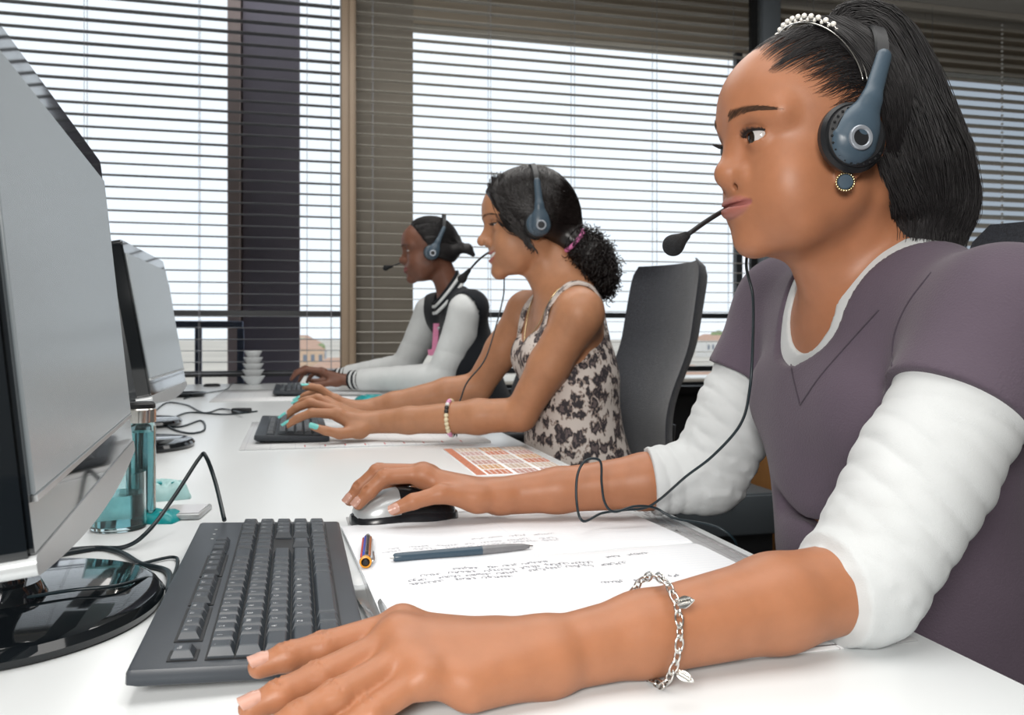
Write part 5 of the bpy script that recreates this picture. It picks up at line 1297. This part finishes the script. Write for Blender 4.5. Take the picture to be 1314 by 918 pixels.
def leaf(q, d, n_, L_, W_):
    d = Vector(d).normalized(); n_ = Vector(n_); n_ = (n_ - d * n_.dot(d)).normalized(); x = n_.cross(d); bm = bmesh.new(); m_ = 10; A_ = []; B_ = []
    for i in range(m_ + 1):
        t = i / m_; w2 = W_ / 2 * math.sin(math.pi * t ** 0.75) ** 0.9
        A_.append([bm.verts.new(Vector(q) + d * L_ * t + x * w2 * s + n_ * (0.0008 if s == 0 else 0.0)) for s in (-1, -.5, 0, .5, 1)]); B_.append([bm.verts.new(Vector(q) + d * L_ * t + x * w2 * s - n_ * 0.0010) for s in (-1, -.5, 0, .5, 1)])
    for i in range(m_):
        for j in range(4): bm.faces.new((A_[i][j], A_[i + 1][j], A_[i + 1][j + 1], A_[i][j + 1])); bm.faces.new((B_[i][j], B_[i][j + 1], B_[i + 1][j + 1], B_[i + 1][j]))
        for j in (0, 4): bm.faces.new((A_[i][j], A_[i + 1][j], B_[i + 1][j], B_[i][j]))
    bmesh.ops.remove_doubles(bm, verts=bm.verts, dist=1e-6); bmesh.ops.recalc_face_normals(bm, faces=bm.faces)
    for i in range(1, 8):
        for s in (-1, 1): box(bm, Vector(q) + d * L_ * i / 9 + x * s * W_ * 0.16 + n_ * 0.0009, (0.0012, 0.0012, 0.0012))
    obj('leaf_charm', bm, M['metal'], br, 40, True)
up_ = Vector((-0.1, -0.75, 0.65)); q = Vector(P(868, 775, .588)); leaf(q, Vector(P(890, 770, .582)) - q, up_, 0.0135, 0.009)
q = Vector(P(868, 862, .567)); leaf(q, Vector(P(893, 877, .556)) - q, up_, 0.014, 0.007)
# ---------------------------------------------------------------- the middle woman
M['skin2'] = skin('golden_brown_skin', (0.44, 0.21, 0.112), (0.42, 0.12, 0.10))
h2 = Head((0.540, 1.937, 1.225), math.radians(172), math.radians(-9), 0.0, 1.07)
N2 = np.array((0.620, 1.885, 1.085)); SL2 = np.array(P(742, 404, 1.80)); SR2 = np.array(P(676, 402, 2.13))
EL2 = np.array(P(668, 532, 1.86)); WL2 = np.array(P(478, 542, 1.93)); ER2 = np.array(P(614, 496, 2.18)); WR2 = np.array(P(470, 526, 2.16))
fn2 = np.array((-0.99, 0.12, 0.0)); pel2 = (0.68, 1.88, 0.545)
def torso2(S, g=0.0):
    S.cap((0.612, 1.888, 0.985), (0.622, 1.885, 0.86), 0.128 + g, 0.140 + g, 0.03, n=fn2, fl=0.66)
    S.cap((0.622, 1.885, 0.86), (0.628, 1.88, 0.72), 0.140 + g, 0.128 + g, 0.03, n=fn2, fl=0.74)
    S.cap((0.628, 1.88, 0.72), pel2, 0.128 + g, 0.160 + g, 0.04, n=fn2, fl=0.8)
    for s in (-1, 1): S.ell((0.555 + s * 0.006, 1.888 + s * 0.066, 0.925), (0.056 + g, 0.062 + g, 0.060 + g), None, 0.03)
S = Field(); torso2(S); pl2 = legs_points(pel2, 0.09); add_legs(S, pl2)
for q in (SL2, SR2):
    S.cap(N2 + np.array((0.012, 0, -0.040)), q + np.array((0.004, 0, 0.008)), 0.046, 0.044, 0.035); S.cap((0.62, 1.885, 0.95), q, 0.07, 0.048, 0.03)
S.cap(h2.p(-0.022, 0, -0.030), N2, 0.047, 0.050, 0.03); S.cap(h2.p(0.015, 0, -0.055), N2 + np.array((-0.03, 0.0, -0.03)), 0.032, 0.038, 0.03)
for s in (-1, 1): S.cap(h2.p(-0.012, s * 0.052, -0.035), N2 + np.array((-0.05, s * 0.012, -0.045)), 0.010, 0.008, 0.02)
for q, e, w_ in ((SL2, EL2, WL2), (SR2, ER2, WR2)):
    S.chain([q, q + 0.5 * (e - q), e], [0.050, 0.044, 0.036], 0.015); S.cap(e, e + 0.28 * (w_ - e), 0.0365, 0.0385, 0.012)
    S.cap(e + 0.28 * (w_ - e), e + 0.75 * (w_ - e), 0.0385, 0.0300, 0.012); S.cap(e + 0.75 * (w_ - e), w_, 0.0300, 0.0255, 0.012)
g1 = [fp((434, 531, 1.90), (400, 530, 1.885), (382, 537, 1.88), (368, 546, 1.875)), fp((430, 527, 1.925), (398, 517, 1.92), (380, 524, 1.915), (364, 536, 1.91)),
      fp((432, 524, 1.945), (408, 511, 1.945), (392, 514, 1.94), (380, 519, 1.94)), fp((438, 524, 1.965), (418, 513, 1.97), (408, 517, 1.97), (398, 524, 1.97)),
      fp((462, 553, 1.90), (436, 557, 1.87), (418, 553, 1.855), (402, 548, 1.85))]
n1_ = add_hand(S, WL2, g1, None, np.array((0.15, -0.1, 0.98)), np.array((0, -1.0, 0)), 1.0)
g2 = [fp((430, 513, 2.13), (410, 499, 2.12), (400, 497, 2.115), (391, 497, 2.11)), fp((428, 513, 2.15), (404, 504, 2.15), (392, 508, 2.145), (382, 514, 2.14)),
      fp((430, 515, 2.17), (410, 508, 2.175), (398, 513, 2.175), (390, 520, 2.175)), fp((436, 518, 2.19), (420, 514, 2.20), (411, 519, 2.20), (404, 525, 2.20)),
      fp((455, 530, 2.14), (432, 534, 2.10), (416, 532, 2.09), (402, 529, 2.08))]
n2_ = add_hand(S, WR2, g2, None, np.array((0.2, -0.15, 0.97)), np.array((0, -1.0, 0)), 1.0)
add_head(S, h2, nose=(0.1125, 0.0098, 0.0125, 0.0082), smile=1.0, fore=0.097, lipfull=0.72, open_=0.0017, chin=0.085, cheek=0.004, g=0.97, mw=0.036, mz=0.069)
ax = [axis((-0.02, 0.40, 0.0038), (0.40, 0.64, 0.0026), (0.64, 0.90, 0.010)), axis((1.60, 1.83, 0.005), (1.83, 2.08, 0.003), (2.08, 2.34, 0.005)), axis((0.0, 0.70, 0.014), (0.70, 0.90, 0.0035), (0.90, 1.09, 0.006), (1.09, 1.37, 0.0025))]
mid_w, bvh2 = finish_body(S, ax, M['skin2'], 'smiling seated woman in a leopard print top with a curly ponytail', h2, (0.68, 1.88, 0.0))
M['nail2'] = mat('teal_nail_polish', (0.18, 0.62, 0.58), 0.2, noise=(80, 0.95)); nails(n1_ + n2_, M['nail2'], mid_w, 1.5)
eyes(h2, mid_w, (-0.92, 0.1, -0.42)); lashes(h2, mid_w, 0.009, M['hair'], 22, 0.0017); brows(bvh2, h2, mid_w, M['hair'], 0.034, 0.041, 0.004, 70)
M['tooth'] = mat('white_teeth', (0.85, 0.84, 0.80), 0.2, noise=(60, 0.97)); bm = bmesh.new()
for k in range(12):
    a = (k - 5.5) / 5.5; q = Vector(h2.p(np.interp(abs(a) * 0.030, [h2.mouth[i][2][1] for i in range(10)], [h2.mouth[i][2][0] for i in range(10)]) - 0.0042, 0.030 * a, -0.0468 + 0.0050 * a * a)); box(bm, q, (0.0044, 0.0052, 0.0085), None, 0.0009, 1)
obj('teeth', bm, M['tooth'], mid_w, 40, True)
# ---- leopard print top with straps
def leopard():
    m = mat('leopard_print', (0.6, 0.55, 0.5), 0.7, bump=(700, 0.2)); nt, N, L, b = nodes(m)
    tc = N.new('ShaderNodeTexCoord'); ns = N.new('ShaderNodeTexNoise'); ns.inputs['Scale'].default_value = 28; ns.inputs['Detail'].default_value = 2
    mp_ = N.new('ShaderNodeMix'); mp_.data_type = 'RGBA'; mp_.blend_type = 'ADD'; mp_.inputs[0].default_value = 0.045; L.new(tc.outputs['Object'], mp_.inputs[6]); L.new(ns.outputs['Color'], mp_.inputs[7])
    v = N.new('ShaderNodeTexVoronoi'); v.inputs['Scale'].default_value = 36; v.inputs['Randomness'].default_value = 0.85; L.new(mp_.outputs[2], v.inputs['Vector'])
    n2 = N.new('ShaderNodeTexNoise'); n2.inputs['Scale'].default_value = 75; L.new(tc.outputs['Object'], n2.inputs['Vector'])
    ad = N.new('ShaderNodeMath'); ad.operation = 'MULTIPLY_ADD'; L.new(n2.outputs[0], ad.inputs[0]); ad.inputs[1].default_value = 0.38; L.new(v.outputs['Distance'], ad.inputs[2])
    cr = N.new('ShaderNodeValToRGB'); cr.color_ramp.interpolation = 'CONSTANT'; el = cr.color_ramp.elements
    el[0].position = 0.0; el[0].color = (0.13, 0.10, 0.10, 1); el[1].position = 0.42; el[1].color = (0.035, 0.03, 0.035, 1)
    for p, c in ((0.63, (0.30, 0.235, 0.205, 1)), (0.72, (0.60, 0.54, 0.50, 1))): e = el.new(p); e.color = c
    L.new(ad.outputs[0], cr.inputs[0]); L.new(cr.outputs[0], b.inputs['Base Color']); return m
M['leopard'] = leopard()
T_ = Field(); torso2(T_, 0.008)
T_.cap((0.545, 1.89, 1.045), (0.60, 1.885, 1.10), 0.098, 0.13, 0.01, 's'); T_.cap((0.66, 1.885, 1.10), (0.74, 1.885, 1.04), 0.10, 0.10, 0.01, 's')
for q in (SL2, SR2): T_.cap(q + np.array((0.0, 0.0, 0.01)), q + np.array((0.0, 0, -0.075)), 0.060, 0.048, 0.012, 's')
link('tank_top', T_.mesh('tank_top', [axis((0.44, 0.86, 0.005)), axis((1.66, 2.12, 0.005)), axis((0.50, 0.80, 0.010), (0.80, 1.08, 0.004))], M['leopard']), mid_w, True)
def strap(s):
    ys = 1.885 + s * 0.088; pts = []
    for x, z in ((0.520, 0.965), (0.535, 1.00), (0.560, 1.035), (0.595, 1.07), (0.635, 1.08), (0.675, 1.055), (0.70, 1.01), (0.708, 0.97)):
        hit = bvhB2.find_nearest(Vector((x, ys, z))); pts.append(hit[0] + hit[1] * 0.004)
    c2 = crom(pts, 6); bm = bmesh.new(); rings = []
    for i, q in enumerate(c2):
        t = (c2[min(i + 1, len(c2) - 1)] - c2[max(i - 1, 0)]).normalized(); n_ = bvhB2.find_nearest(q)[1]; n_ = (n_ - t * n_.dot(t)).normalized(); w_ = t.cross(n_)
        rings.append([bm.verts.new(q + a * 0.011 * w_ + b * 0.002 * n_) for a, b in ((-1, -1), (-0.9, 0.8), (0.9, 0.8), (1, -1))])
    for a, b in zip(rings, rings[1:]):
        for i in range(4): bm.faces.new((a[i], a[(i + 1) % 4], b[(i + 1) % 4], b[i]))
    bm.faces.new(rings[0][::-1]); bm.faces.new(rings[-1]); bmesh.ops.recalc_face_normals(bm, faces=bm.faces); obj('strap', bm, M['leopard'], mid_w, 40, True)
me_ = mid_w.data; bvhB2 = BVHTree.FromPolygons([v.co + mid_w.location for v in me_.vertices], [tuple(p.vertices) for p in me_.polygons])
strap(-1); strap(1); trousers(mid_w, pel2, pl2)
# ---- hair: glossy waves swept to a curly ponytail
A = Field(); R = h2.R
A.ell(h2.p(-0.004, 0, 0.046), np.array((0.105, 0.088, 0.092)) * h2.sc, R, 0.01); A.ell(h2.p(-0.035, 0, 0.01), np.array((0.075, 0.080, 0.07)) * h2.sc, R, 0.03)
A.ell(h2.p(0.112, -0.01, 0.010), np.array((0.062, 0.085, 0.080)) * h2.sc, R, 0.012, 's'); A.half(h2.p(0.02, 0, -0.012), 0.45 * R[0] - 0.89 * R[2], h2.O - 0.3, h2.O + 0.3, 0.012)
A.cap(h2.p(-0.07, 0, -0.03), P(735, 308, 1.97), 0.045, 0.026, 0.03)
tail = [np.array(P(*q)) for q in ((737, 310, 1.97), (755, 326, 1.97), (768, 346, 1.97), (772, 366, 1.97))]
A.chain(tail, [0.020, 0.040, 0.036, 0.014], 0.02)
lo = h2.O - np.array((0.14, 0.14, 0.2)); hi = h2.O + np.array((0.30, 0.14, 0.18))
me = A.mesh('hair', [axis((lo[i], hi[i], 0.0035)) for i in range(3)], M['hair2']); hair2 = link('hair', me, mid_w, True)
hb2 = BVHTree.FromPolygons([v.co for v in me.vertices], [tuple(p.vertices) for p in me.polygons])
rr = random.Random(21); paths = []
def near_surf(bv, q, lift): h_ = bv.find_nearest(Vector(q)); return np.array(h_[0] + h_[1] * lift)
tie = P(732, 306, 1.97)
for k in range(1100):                                 # from the parting over the temple and back to the tie
    a = rr.uniform(-1.5, 1.5); f0 = 0.075 - 0.16 * rr.random() ** 1.3
    p0 = np.array(h2.p(f0, 0.012 + 0.02 * math.sin(a), 0.135)); p1 = np.array(h2.p(f0 * 0.9 + 0.02, 0.10 * math.sin(a), 0.10 * math.cos(a))); p2 = np.array(h2.p(f0 * 0.4 - 0.01, 0.11 * math.sin(a), 0.045 * math.cos(a) + 0.01)); p3 = np.array(h2.p(-0.075, 0.05 * math.sin(a), -0.01 + 0.03 * math.cos(a))); p4 = np.array(tie)
    ph = rr.uniform(0, 6); am = rr.uniform(0.001, 0.005); lf_ = 0.0006 + 0.0016 * rr.random()
    c2 = crom([p0, p1, p2, p3, p4], 5); paths.append([near_surf(hb2, q + Vector((0, 0, am * math.sin(ph + i * 0.6))), lf_) for i, q in enumerate(c2)])
strands('hair_strands', paths, np.full(21, 0.0008), M['hair2'], hair2, 3)
paths = []
for k in range(1700):                                  # curls of the tail
    d = np.array([rr.gauss(0, 1) for _ in range(3)]); d /= np.linalg.norm(d); t0 = rr.uniform(0.2, 1.0) * 2.99; i = min(int(t0), 2); c_ = tail[i] + (tail[i + 1] - tail[i]) * (t0 - i); rad = np.interp(t0, [0, 1, 2, 3], [0.026, 0.050, 0.046, 0.026])
    q = c_ + d * rad * rr.uniform(0.78, 1.03); ax_ = np.array((0.35, 0, -1)) + 0.5 * np.array([rr.gauss(0, 1) for _ in range(3)]); ax_ /= np.linalg.norm(ax_); e1 = np.cross(ax_, d); e1 /= np.linalg.norm(e1); e2 = np.cross(ax_, e1); cr_ = rr.uniform(0.003, 0.008); L_ = rr.uniform(0.03, 0.06); w0 = rr.uniform(0, 6)
    paths.append([q + ax_ * L_ * (t / 15 - 0.5) + cr_ * (math.cos(w0 + t * 0.75) * e1 + math.sin(w0 + t * 0.75) * e2) for t in range(16)])
for k in range(70):                                   # loose curls at the temple
    y0 = rr.uniform(-0.01, 0.05); p0 = np.array(h2.p(0.055 - 0.6 * y0, 0.078, 0.030 - y0)); cr_ = rr.uniform(0.004, 0.009); w0 = rr.uniform(0, 6)
    paths.append([p0 + h2.sc * (-R[2] * 0.040 * t / 15 - R[0] * 0.012 * t / 15 + R[1] * 0.004) + cr_ * (math.cos(w0 + t * 0.4) * R[0] + math.sin(w0 + t * 0.4) * R[2] * 0.6) for t in range(16)])
strands('hair_curls', paths, np.full(16, 0.0009), M['hair2'], hair2, 4); paths = []
for lock in ([(636, 228, 1.975), (637, 254, 1.955), (646, 280, 1.935), (660, 296, 1.925), (672, 292, 1.922), (670, 282, 1.922)], [(646, 226, 1.96), (648, 258, 1.94), (662, 286, 1.925), (680, 300, 1.918), (690, 304, 1.918), (694, 296, 1.918)], [(628, 236, 1.985), (632, 262, 1.965), (638, 280, 1.95), (646, 290, 1.945), (655, 288, 1.945), (653, 281, 1.945)]):
    c_l = [np.array(P(*q)) for q in lock]; wide = 0.011 if lock[0][0] > 630 else 0.005
    for k in range(90 if wide > 0.01 else 30):
        o_ = np.array([rr.gauss(0, 1) for _ in range(3)]) * wide * 0.5; o_[1] = abs(o_[1]) * 0.5
        paths.append([np.array(q) + o_ * (1 - 0.55 * i / 25) for i, q in enumerate(crom(c_l, 5))])
strands('hair_locks', paths, np.full(26, 0.0008), M['hair2'], hair2, 3)
M['pinkband'] = mat('pink_elastic', (0.75, 0.22, 0.48), 0.6, noise=(90, 0.9)); bm = bmesh.new()
M4 = Vector((0.75, 0, -0.65)).to_track_quat('Z', 'Y').to_matrix().to_4x4(); M4.translation = Vector(P(737, 309, 1.97)); torus(bm, M4, 0.031, 0.0055, 1.0, 28, 8)
tag(obj('hair_tie', bm, M['pinkband'], None, 60), 'pink elastic hair tie holding the middle woman\'s ponytail', 'hair tie')
# ---- headset, jewellery
hs2 = headset(h2, 'slate grey headset over the glossy waved hair of the smiling woman', (-0.002, 0.098, -0.002), [(-0.014, 0.098, 0.085), (-0.017, 0.084, 0.106), (-0.020, 0.050, 0.130), (-0.020, 0, 0.1395), (-0.020, -0.050, 0.130), (-0.017, -0.084, 0.106), (-0.014, -0.098, 0.085)],
    [h2.p(0.0, -0.102, -0.01), h2.p(0.06, -0.085, -0.03), P(628, 324, 2.06), P(614, 334, 2.06), P(602, 347, 2.05)], (P(602, 347, 2.05), P(593, 358, 2.05)), False, 0.029, 1, (-0.014, 0.086, 0.088))
cable('cord', [h2.p(0.0, -0.10, -0.03), P(650, 345, 2.12), P(646, 380, 2.12), P(636, 420, 2.05), P(622, 462, 1.97), P(600, 490, 1.94), P(592, 510, 1.93), P(588, 524, 1.925), P(586, 560, 2.0)], 0.0018, M['cable'], hs2, 8, 6, True)
q = np.array(h2.p(0.003, 0.0795, -0.031)); eo = lathe('earring', [(0, 0.004), (0.003, 0.003), (0.004, 0), (0, -0.001)], M['gold'], None, 16); eo.location = q; eo.rotation_euler = Vector(h2.R[1]).to_track_quat('Z', 'Y').to_euler(); tag(eo, 'small gold stud earring on the middle woman\'s ear', 'earring')
nk = []
for t in np.linspace(0, 1, 14):
    a = min(max(math.pi * t, 1e-4), math.pi - 1e-4); q = bvhB2.find_nearest(Vector((0.60 - 0.075 * math.sin(a) ** 0.8, 1.885 - 0.075 * math.cos(a), 1.075 - 0.15 * math.sin(a) ** 1.6))); nk.append(q[0] + q[1] * 0.0015)
o = cable('necklace', nk, 0.0011, M['gold'], None, 5, 6); tag(o, 'fine gold necklace hanging on the middle woman\'s chest', 'necklace')
BC = [('cream', (0.80, 0.72, 0.50)), ('black', (0.03, 0.03, 0.03)), ('pink', (0.75, 0.35, 0.55)), ('white', (0.8, 0.8, 0.78))]; BM = [mat('bead_' + n, c, 0.35, noise=(90, 0.9)) for n, c in BC]
tb = 0.46; c_ = EL2 + (WL2 - EL2) * tb; fa = (WL2 - EL2) / np.linalg.norm(WL2 - EL2); y_ = np.cross((0, 0, 1.0), fa); y_ /= np.linalg.norm(y_); z2 = np.cross(fa, y_)
br2 = empty('bracelet', c_, 0, 'bracelet of cream, black and pink beads on the middle woman\'s forearm', 'bracelet')
for k in range(26):
    a = 2 * math.pi * k / 26; q = Vector(c_ + 0.0385 * (math.cos(a) * y_ + math.sin(a) * z2)); q.z = max(q.z, ZD + 0.008)
    bm = bmesh.new(); bmesh.ops.create_uvsphere(bm, u_segments=10, v_segments=8, radius=0.0052, matrix=Matrix.Translation(q)); obj('bead', bm, BM[(0, 0, 1, 1, 3, 2, 2, 0)[k % 8]], br2, 60, True)
# ---------------------------------------------------------------- the far woman
M['skin3'] = skin('deep_brown_skin', (0.17, 0.072, 0.045), (0.22, 0.075, 0.07))
h3 = Head((0.508, 3.245, 1.282), math.radians(173), math.radians(-7), 0.0, 1.08)
N3 = np.array((0.580, 3.25, 1.145)); SL3 = np.array(P(604, 396, 3.18)); SR3 = np.array(P(558, 398, 3.50)); EL3 = np.array(P(566, 484, 3.20)); WL3 = np.array(P(450, 488, 3.34)); ER3 = np.array(P(520, 470, 3.52)); WR3 = np.array(P(436, 484, 3.60))
fn3 = np.array((-0.99, 0.1, 0)); pel3 = (0.76, 3.25, 0.545)
def torso3(S, g=0.0):
    S.cap((0.635, 3.25, 0.99), (0.65, 3.25, 0.86), 0.13 + g, 0.142 + g, 0.03, n=fn3, fl=0.66); S.cap((0.65, 3.25, 0.86), (0.68, 3.25, 0.72), 0.142 + g, 0.135 + g, 0.03, n=fn3, fl=0.76); S.cap((0.68, 3.25, 0.72), pel3, 0.135 + g, 0.16 + g, 0.04, n=fn3, fl=0.8)
    for q in (SL3, SR3): S.cap(N3 + np.array((0.012, 0, -0.04)), q + np.array((0.004, 0, 0.008)), 0.046 + g, 0.044 + g, 0.035); S.cap((0.64, 3.25, 0.95), q, 0.07 + g, 0.05 + g, 0.03)
S = Field(); torso3(S); pl3 = legs_points(pel3, 0.09); add_legs(S, pl3); S.cap(h3.p(-0.022, 0, -0.03), N3, 0.046, 0.05, 0.03)
for q, e, w_ in ((SL3, EL3, WL3), (SR3, ER3, WR3)): S.chain([q, e, w_], [0.046, 0.036, 0.026], 0.012)
k1 = [fp((415, 477, 3.30), (393, 474, 3.29), (382, 478, 3.28), (375, 485, 3.275)), fp((413, 476, 3.33), (390, 473, 3.33), (380, 478, 3.325), (374, 487, 3.32)), fp((415, 478, 3.36), (396, 475, 3.36), (388, 481, 3.36), (384, 489, 3.355)), fp((420, 480, 3.39), (404, 479, 3.39), (398, 484, 3.39), (394, 490, 3.385)), fp((432, 491, 3.31), (415, 493, 3.28), (404, 494, 3.27), (394, 494, 3.265))]
add_hand(S, WL3, k1, None, np.array((0.15, -0.1, 0.98)), np.array((0, -1.0, 0)), 1.0)
k2 = [fp((408, 478, 3.58), (392, 472, 3.58), (384, 476, 3.58), (378, 483, 3.58)), fp((407, 478, 3.60), (390, 473, 3.60), (382, 477, 3.60), (376, 485, 3.60)), fp((409, 479, 3.63), (395, 475, 3.63), (388, 479, 3.63), (384, 486, 3.63)), fp((413, 480, 3.65), (401, 478, 3.65), (396, 482, 3.65), (392, 487, 3.65)), fp((425, 487, 3.57), (412, 489, 3.55), (403, 489, 3.54), (395, 488, 3.54))]
add_hand(S, WR3, k2, None, np.array((0.15, -0.1, 0.98)), np.array((0, -1.0, 0)), 1.0)
add_head(S, h3, nose=(0.106, 0.0112, 0.0135, 0.0092), fore=0.098, lipfull=1.15, open_=0.0018, chin=0.082, smile=0.35, g=0.92, mw=0.027, mz=0.069)
ax = [axis((-0.04, 0.40, 0.005), (0.40, 0.66, 0.0036), (0.66, 0.95, 0.01)), axis((3.0, 3.70, 0.005)), axis((0.0, 0.70, 0.014), (0.70, 0.90, 0.005), (0.90, 1.12, 0.008), (1.12, 1.42, 0.0034))]
far_w, bvh3 = finish_body(S, ax, M['skin3'], 'seated woman in a black and white varsity jacket, farthest from the camera', h3, (0.76, 3.25, 0.0))
eyes(h3, far_w, (-0.9, 0.1, -0.45)); brows(bvh3, h3, far_w, M['hair'], 0.034, 0.040, 0.004, 50); trousers(far_w, pel3, pl3)
M['jblack'] = cloth_mat('black_wool', (0.010, 0.012, 0.016)); M['jwhite'] = cloth_mat('white_sleeve', (0.66, 0.68, 0.68), 500, 0.3)
T_ = Field(); torso3(T_, 0.014); T_.cap((0.540, 3.25, 1.105), (0.575, 3.25, 1.24), 0.050, 0.064, 0.006, 's')
for q, e in ((SL3, EL3), (SR3, ER3)): d = (e - q) / np.linalg.norm(e - q); T_.cap(q + np.array((-0.026, -0.012 * np.sign(3.25 - q[1]), -0.010)), q + d * 0.17, 0.064, 0.062, 0.006, 's')
jk = link('jacket_body', T_.mesh('jacket_body', [axis((0.46, 0.96, 0.006)), axis((3.0, 3.5, 0.006)), axis((0.52, 1.16, 0.006))], M['jblack']), far_w, True)
for i, (q, e, w_) in enumerate(((SL3, EL3, WL3), (SR3, ER3, WR3))):
    A = Field(); d = (e - q) / np.linalg.norm(e - q); w2 = e + (w_ - e) * 0.88
    A.cap(q + np.array((-0.020, 0, -0.008)), q + d * 0.12, 0.0655, 0.063, 0.01); A.cap(q + d * 0.10, e, 0.0640, 0.057, 0.01, wr=(0.0012, 90, 20, i)); A.cap(e, w2, 0.054, 0.043, 0.014, wr=(0.0012, 110, 20, i + 1), cut=1)
    lo = np.minimum(np.minimum(q, e), w_) - 0.08; hi = np.maximum(np.maximum(q, e), w_) + 0.08; sl_ = link('jacket_sleeve', A.mesh('jacket_sleeve', [axis((lo[j], hi[j], 0.004)) for j in range(3)], M['jwhite']), far_w, True)
    fa = (w_ - e) / np.linalg.norm(w_ - e)
    for j in range(5):
        c0 = w2 + fa * (0.010 * j - 0.004); B_ = Field(); B_.cap(c0, c0 + fa * 0.0105, 0.0385, 0.0385, 0.002, cut=3); lo = c0 - 0.06; hi = c0 + 0.06
        link('cuff_band', B_.mesh('cuff_band', [axis((lo[k], hi[k], 0.0035)) for k in range(3)], M['jwhite'] if j in (1, 3) else M['jblack']), sl_, True)
# striped knit collar, white shirt front, press studs and the pink letter
for k in range(4):
    sc_ = 1 + 0.07 * k; pts = [Vector((0.562 - 0.046 * sc_ * math.cos(a) + 0.004 * k, 3.25 - 0.064 * sc_ * math.sin(a), 1.152 - 0.064 * math.cos(a) - 0.0125 * k)) for a in np.linspace(0.35, 2 * math.pi - 0.35, 18)]
    cable('collar_band', pts, 0.0068, M['jwhite'] if k % 2 else M['jblack'], far_w, 4, 8, True)
jb = BVHTree.FromPolygons([v.co for v in jk.data.vertices], [tuple(p.vertices) for p in jk.data.polygons])
M['pink'] = mat('pink_patch', (0.72, 0.25, 0.42), 0.8, noise=(200, 0.8), bump=(600, 0.4))
cu = bpy.data.curves.new('letter', 'FONT'); cu.body = 'J'; cu.size = 0.125; cu.extrude = 0.003; cu.offset = 0.006; cu.resolution_u = 4
to = bpy.data.objects.new('letter', cu); COL.objects.link(to); me = bpy.data.meshes.new_from_object(to.evaluated_get(bpy.context.evaluated_depsgraph_get())); bpy.data.objects.remove(to); me.materials.clear(); me.materials.append(M['pink'])
o = link('letter_patch', me, far_w); q = P(556, 436, 3.05); hit = jb.ray_cast(q, Vector((0.25, 0.97, 0)).normalized()); q = hit[0] if hit[0] else q; n_ = hit[1] if hit[0] else Vector((-0.5, -0.8, 0)); n_ = Vector((-0.62, -0.78, 0.12)).normalized()
x_ = Vector((0, 0, 1)).cross(n_); M4 = Matrix((x_, n_.cross(x_), n_)).transposed().to_4x4(); M4.translation = q + n_ * 0.004 - x_ * 0.03 - Vector((0, 0, 0.03)); o.matrix_local = basis(far_w).inverted() @ M4
for k in range(3):
    h_ = jb.find_nearest(Vector((0.50, 3.25, 1.0 - 0.07 * k))); bm = bmesh.new(); bmesh.ops.create_uvsphere(bm, u_segments=10, v_segments=6, radius=0.008, matrix=Matrix.Translation(h_[0])); obj('press_stud', bm, M['silver'], far_w, 60, True)
# ---- hair: smooth cap with a short bun
A = Field(); R = h3.R
A.ell(h3.p(0.0, 0, 0.048), np.array((0.0995, 0.0795, 0.087)) * h3.sc, R, 0.01); A.ell(h3.p(-0.03, 0, 0.0), np.array((0.068, 0.066, 0.05)) * h3.sc, R, 0.03)
A.half(h3.p(0.050, 0, 0.088), 0.86 * R[0] - 0.51 * R[2], h3.O - 0.3, h3.O + 0.3, 0.012); A.half(h3.p(0.0, 0, -0.012), 0.4 * R[0] - 0.92 * R[2], h3.O - 0.3, h3.O + 0.3, 0.012)
A.chain([np.array(P(*q)) for q in ((586, 318, 3.24), (600, 319, 3.24), (607, 327, 3.24))], [0.015, 0.015, 0.009], 0.02); A.cap(h3.p(-0.08, 0, 0.02), P(586, 319, 3.24), 0.035, 0.016, 0.03)
lo = h3.O - np.array((0.14, 0.12, 0.13)); hi = h3.O + np.array((0.26, 0.12, 0.19)); me = A.mesh('hair', [axis((lo[i], hi[i], 0.004)) for i in range(3)], M['hair']); hair3 = link('hair', me, far_w, True)
hb3 = BVHTree.FromPolygons([v.co for v in me.vertices], [tuple(p.vertices) for p in me.polygons]); paths = []; bun = P(597, 321, 3.24)
for k in range(420):
    a = rr.uniform(-1.5, 1.5); f0 = 0.07 - 0.12 * rr.random()
    lf_ = 0.0008 + 0.0012 * rr.random()
    c2 = crom([np.array(h3.p(f0, 0.09 * math.sin(a), 0.02 + 0.12 * math.cos(a))), np.array(h3.p(f0 - 0.06, 0.1 * math.sin(a), 0.02 + 0.12 * math.cos(a))), np.array(h3.p(-0.09, 0.06 * math.sin(a), 0.02 + 0.06 * math.cos(a))), np.array(bun)], 5)
    paths.append([near_surf(hb3, q, lf_) for q in c2])
strands('hair_strands', paths, np.full(16, 0.0009), M['hair'], hair3, 3)
hs3 = headset(h3, 'slate grey headset on the woman in the varsity jacket', (0.004, 0.092, -0.002), [(-0.050, 0.084, 0.080), (-0.056, 0.070, 0.108), (-0.06, 0.042, 0.128), (-0.06, 0, 0.134), (-0.06, -0.042, 0.128), (-0.056, -0.070, 0.108), (-0.050, -0.084, 0.080)],
    [h3.p(0.004, -0.098, -0.01), h3.p(0.06, -0.085, -0.03), P(518, 337, 3.35), P(508, 340, 3.33), P(503, 342, 3.32)], (P(503, 342, 3.32), P(495, 344, 3.31)), False, 0.028, 1, (-0.050, 0.074, 0.078))
